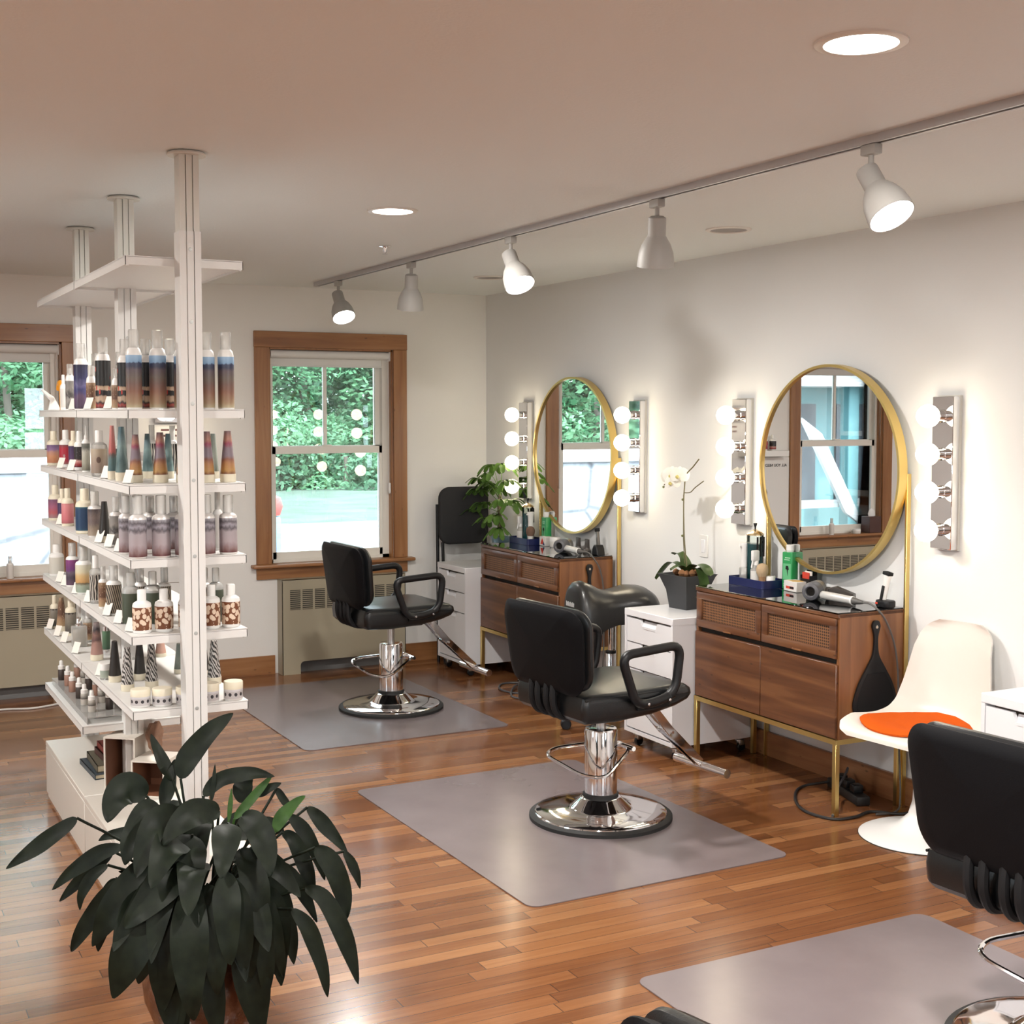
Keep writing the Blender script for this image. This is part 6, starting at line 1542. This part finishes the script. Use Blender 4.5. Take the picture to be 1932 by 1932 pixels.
# ------------------------------------------------------------------ outdoors
GRASS = mat('lawn_grass', (.046,.078,.056), .9, var=.35, vscale=1.2)
GRAV = mat('gravel_drive', (.10,.098,.096), .95, var=.12, vscale=.8)
def hill(name, pts, mt, label, cat):
    o = MB().add(pts, [tuple(range(4))]).build(name, mt); o['kind'] = 'structure'; return o
struct(MB().add([(-60,-30,-.42),(80,-30,-.42),(80,24,-.42),(-60,24,-.42)], [(0,1,2,3)]).build('ground_gravel', GRAV))
struct(MB().add([(-60,24,-.42),(80,24,-.42),(80,37,-.40),(-60,37,-.40),(80,90,4),(-60,90,4)], [(0,1,2,3),(3,2,4,5)]).build('ground_lawn', GRASS))
def foliage_mat(name, a, b_):
    m, nt, b = newmat(name); L = nt.links
    oi = N(nt, 'ShaderNodeTexCoord'); no = N(nt, 'ShaderNodeTexNoise'); no.inputs['Scale'].default_value = .9; no.inputs['Detail'].default_value = 4
    L.new(oi.outputs['Object'], no.inputs['Vector']); cr = ramp(nt, [(.35, a), (.65, b_)]); L.new(no.outputs['Fac'], cr.inputs['Fac'])
    L.new(cr.outputs['Color'], b.inputs['Base Color']); b.inputs['Roughness'].default_value = .6
    tr = N(nt, 'ShaderNodeBsdfTranslucent'); L.new(cr.outputs['Color'], tr.inputs['Color'])
    mx = N(nt, 'ShaderNodeMixShader'); mx.inputs[0].default_value = .4
    out = nt.nodes['Material Output']; L.new(b.outputs[0], mx.inputs[1]); L.new(tr.outputs[0], mx.inputs[2]); L.new(mx.outputs[0], out.inputs[0])
    return m
FOL = [foliage_mat('foliage_bright', (.065,.20,.095), (.14,.30,.16)), foliage_mat('foliage_mid', (.04,.125,.065), (.10,.23,.125)), foliage_mat('foliage_deep', (.028,.085,.05), (.075,.165,.10))]
def crown(seed, n, rx, rz, lsz, blobs):
    rd = random.Random(seed); mb = MB(); bl = []
    for _ in range(blobs):
        a = rd.uniform(0,6.28); u = rd.uniform(-1,1); r = rd.uniform(.35,.9)
        bl.append((rx*r*math.cos(a), rx*r*math.sin(a), rz*u*.8, rd.uniform(.28,.5)*rx))
    for i in range(n):
        cx, cy, cz, br = bl[i % blobs]
        d = Vector((rd.gauss(0,1), rd.gauss(0,1), rd.gauss(0,1))).normalized(); rr = br*rd.uniform(.75,1.05)
        p = Vector((cx, cy, cz)) + Vector((d.x, d.y, d.z*.6))*rr
        t1 = Vector((rd.gauss(0,1), rd.gauss(0,1), rd.gauss(0,.5))).normalized(); t2 = t1.cross(d+Vector((0,0,.4))).normalized()
        s = lsz*rd.uniform(.6,1.3)
        mb.add([p-t1*s, p-t2*s*.45, p+t1*s, p+t2*s*.45], [(0,1,2,3)])
    mb.fix = False
    return mb
CROWNS = [crown(5, 9500, 3.0, 2.6, .115, 26).build('crown_source', FOL[0]).data, crown(6, 9500, 2.8, 2.8, .115, 24).build('crown_source', FOL[1]).data, crown(8, 9500, 3.0, 2.8, .115, 22).build('crown_source', FOL[2]).data]
BUSH = [crown(15, 3600, 1.5, .8, .09, 12).build('crown_source', FOL[0]).data, crown(16, 3600, 1.6, .9, .09, 12).build('crown_source', FOL[1]).data]
for q in [q for q in COL.objects if q.name.startswith('crown_source')]: bpy.data.objects.remove(q)
BARK = mat('tree_bark', (.10,.085,.07), .9, bump=.5, bscale=8)
rd = random.Random(4)
def tree(x, y, h, k, s, label):
    z = -.40+max(0,y-37)*.083
    t = thing('tree', label, 'tree', (x, y, z), 0, 'trees beyond the lawn')
    MB().tube([(0,0,-.3),(rd.uniform(-.1,.1),0,h*.5),(rd.uniform(-.3,.3),0,h+1.5)], [.16*s,.13*s,.07*s], 10).build('trunk', BARK, t)
    c = bpy.data.objects.new('crown', CROWNS[k]); COL.objects.link(c); c.parent = t; c.location = (0,0,h); c.scale = (s,s,s); c.rotation_euler = (0,0,rd.uniform(0,6))
spec = [(4.6,38,3.3,0,.9),(8.2,41,3.6,1,1.1),(6.4,46,4.4,2,1.3),(11.2,37.5,3.4,0,.85),(13.6,40,3.7,1,1.1),(16.6,39,3.2,0,1.0),(12.4,47,4.6,2,1.3),(16.2,48,4.4,2,1.3),(9.6,50,4.6,2,1.4),(2.0,43,3.8,1,1.2),(20,44,4,1,1.2),(-1.5,40,3.6,0,1.1),(19.5,50,4.5,2,1.4),(3.5,50,4.6,2,1.4),(-5,47,4.2,2,1.3),(-15,38,3.6,0,1.2),(-17.5,41,3.8,1,1.2),(-13,42,4,2,1.3),(-19,37,3.6,1,1.2),(-11,37,3.4,0,1.1)]
NTH = 'first second third fourth fifth sixth seventh eighth ninth tenth eleventh twelfth thirteenth fourteenth fifteenth sixteenth seventeenth eighteenth nineteenth twentieth'.split()
adj = ['pale green','mid green','deep green']
for i, (x, y, h, k, s) in enumerate(spec):
    tree(x, y, h-.6, k, s, '%s leafy tree at the wood edge beyond the lawn, %s from the left' % (adj[k], NTH[sorted(q[0]/q[1] for q in spec).index(x/y)]))
bs = [(3.4,35.5),(5.6,36.2),(7.8,35.8),(10.0,35.2),(11.6,35.9),(13.0,35.0),(14.6,35.8),(16.4,35.3),(1.2,36),(9.0,37.5),(12.3,37.6),(6.6,37.8),(14,37.4),(4.5,37.6)]
for i, (x, y) in enumerate(bs):
    t = thing('shrub', 'low green shrub at the edge of the lawn, %s from the left' % NTH[sorted(q[0]/q[1] for q in bs).index(x/y)], 'shrub', (x, y, .25), 0, 'shrubs along the lawn')
    c = bpy.data.objects.new('foliage', BUSH[i % 2]); COL.objects.link(c); c.parent = t; c.rotation_euler = (0,0,i*1.3); c.scale = (1.15,1,1.25)
    MB().tube([(0,0,-.9),(0,0,.2)], .06, 8).build('stem', BARK, t)
tall = [(-30,56),(-19,54),(-8,57),(2,58),(12,60),(23,58),(34,57)]
for i, (x, y) in enumerate(tall):
    t = thing('tree', 'tall forest tree standing behind the wood edge, %s from the left' % NTH[i], 'tree', (x, y, 1.0), 0, 'tall trees behind the wood edge')
    MB().tube([(0,0,-.4),(.2,0,8),(0,.2,15)], [.45,.35,.2], 10).build('trunk', BARK, t)
    c = bpy.data.objects.new('crown', CROWNS[i % 3]); COL.objects.link(c); c.parent = t; c.location = (0,0,13); c.scale = (2.9,2.9,3.9); c.rotation_euler = (0,0,i*1.7)
# red topped blue post by the drive
t = thing('drive_marker', 'small blue post with a red top standing on the gravel outside the window', 'post', (5.45, 17.6, -.42))
MB().lathe([(.13,0),(.13,.62),(.12,.66),(0,.66)], 20).build('post', mat('marker_blue', (.12,.30,.55), .5), t)
MB().lathe([(.0,.66),(.12,.68),(.16,.80),(.13,.92),(0,.98)], 20).build('red_top', mat('marker_red', (.75,.06,.05), .5), t)
# teal porch building and stone wall, seen only in the round mirrors
t = thing('porch_building', 'teal porch building with white stair rail, seen through the window in the nearer mirror', 'building', (-5.0, 13.6, -.42))
TEAL = mat('teal_boards', (.16,.34,.36), .6)
MB().box(-5, 3.6, .6, .8, 0, 2.6).build('wall', TEAL, t)
for x in (-2.9,-1.5,-.3,.9,2.1): MB().rbox(x-.09, x+.09, 0, .18, 0, 2.45, .01, 1).build('porch_post', TEAL, t)
for x in (-2.2,-.9,.3,1.5):
    f_ = MB().box(x-.42, x+.42, .56, .6, .9, 2.2).build('window', mat('dark_house_glass', (.07,.09,.11), .3), t)
MB().box(-5, 3.6, -.3, .9, 2.42, 2.62).build('fascia', mat('house_white', (.75,.76,.76), .5), t)
MB().add([(-5,-.4,2.62),(3.6,-.4,2.62),(3.6,3,3.8),(-5,3,3.8)], [(0,1,2,3)]).build('roof', mat('roof_pale', (.5,.52,.55), .8), t)
m = MB()
for a, b_ in (((2.1,-.6,1.92),(1.38,-.6,.72)),): 
    a, b_ = Vector(a), Vector(b_); e = Vector((.16,0,.1)); h = Vector((0,.06,0)); m.add([a+e, a-e, b_-e, b_+e, a+e+h, a-e+h, b_-e+h, b_+e+h], [(0,1,2,3),(4,7,6,5),(0,4,5,1),(1,5,6,2),(2,6,7,3),(3,7,4,0)])
m.build('stair_stringer', mat('house_white', (.75,.76,.76), .5), t)
MB().box(-5, 3.6, .2, .3, .82, .92).build('porch_rail', mat('house_white', (.75,.76,.76), .5), t)
STONE = None
def stone_mat():
    m, nt, b = newmat('grey_stone'); L = nt.links
    tc = N(nt, 'ShaderNodeTexCoord'); br = N(nt, 'ShaderNodeTexVoronoi', feature='DISTANCE_TO_EDGE'); br.inputs['Scale'].default_value = 1.5; L.new(tc.outputs['Object'], br.inputs['Vector'])
    no = N(nt, 'ShaderNodeTexNoise'); no.inputs['Scale'].default_value = 9; no.inputs['Detail'].default_value = 6; L.new(tc.outputs['Object'], no.inputs['Vector'])
    c1 = ramp(nt, [(.3,(.34,.37,.42)),(.7,(.52,.55,.60))]); L.new(no.outputs['Fac'], c1.inputs['Fac'])
    c2 = ramp(nt, [(.01,(.35,.35,.36)),(.05,(1,1,1))]); L.new(br.outputs['Distance'], c2.inputs['Fac'])
    mx = N(nt, 'ShaderNodeMixRGB', blend_type='MULTIPLY'); mx.inputs[0].default_value = 1; L.new(c1.outputs['Color'], mx.inputs[1]); L.new(c2.outputs['Color'], mx.inputs[2]); L.new(mx.outputs[0], b.inputs['Base Color']); b.inputs['Roughness'].default_value = .9
    return m
t = thing('stone_wall', 'grey stone retaining wall outside, seen in the farther mirror', 'wall', (1.6, 10.6, -.42))
MB().rbox(-1.0, 1.25, 0, .5, 0, 1.62, .03, 2).build('stone_courses', stone_mat(), t)
MB().rbox(-1.05, 1.3, -.05, .55, 1.62, 1.72, .02, 2).build('capstone', mat('pale_capstone', (.62,.64,.66), .8, var=.15, vscale=5), t)

# ------------------------------------------------------------------ daylight, camera, colour
w = bpy.data.worlds.new('daylight'); SC.world = w; w.use_nodes = True
bg = w.node_tree.nodes['Background']; bg.inputs['Color'].default_value = (.78,.90,1,1); bg.inputs['Strength'].default_value = 9.5
sun = bpy.data.lights.new('sun', 'SUN'); sun.energy = 4.5; sun.angle = R(2); sun.color = (1,.96,.88)
o = bpy.data.objects.new('sun', sun); COL.objects.link(o); o.rotation_euler = Vector((.25,.62,-.85)).to_track_quat('-Z','Y').to_euler()
for nm, x0 in WIN + WINL + WINF:                                            # sampling aid only: lets the renderer find the window openings
    l = bpy.data.lights.new('window_portal', 'AREA'); l.shape = 'RECTANGLE'; l.size = OP1-OP0; l.size_y = ZH-ZS; l.cycles.is_portal = True
    o = bpy.data.objects.new('window_portal', l); COL.objects.link(o); o.location = (x0+(OP0+OP1)/2, YB+T+.02, (ZS+ZH)/2); o.rotation_euler = (R(-90), 0, 0)
    if (nm, x0) in WINL: o.location = (XL-T-.02, x0+(OP0+OP1)/2, (ZS+ZH)/2); o.rotation_euler = (R(-90), 0, R(90))
    if (nm, x0) in WINF: o.location = (x0+CW-(OP0+OP1)/2, YF-T-.02, (ZS+ZH)/2); o.rotation_euler = (R(-90), 0, R(180))

cam = bpy.data.cameras.new('camera'); co = bpy.data.objects.new('camera', cam); COL.objects.link(co); SC.camera = co
cam.sensor_fit = 'HORIZONTAL'; cam.sensor_width = 36; cam.lens = 36*2503.1/1932
cam.shift_y = -(966-930.97)/1932
cam.clip_start = .05; cam.clip_end = 300
yaw, pitch = .4803, .0601
f = Vector((math.sin(yaw)*math.cos(pitch), math.cos(yaw)*math.cos(pitch), -math.sin(pitch)))
co.location = (0,0,1.65); co.rotation_euler = f.to_track_quat('-Z','Y').to_euler()

SC.view_settings.view_transform = 'Standard'; SC.view_settings.look = 'None'
SC.view_settings.exposure = .4; SC.view_settings.gamma = 1
cy = SC.cycles
cy.max_bounces = 6; cy.diffuse_bounces = 4; cy.glossy_bounces = 3; cy.transmission_bounces = 3; cy.transparent_max_bounces = 8
cy.use_adaptive_sampling = True; cy.adaptive_threshold = .02
cy.caustics_reflective = False; cy.caustics_refractive = False; cy.sample_clamp_indirect = 4; cy.blur_glossy = .5
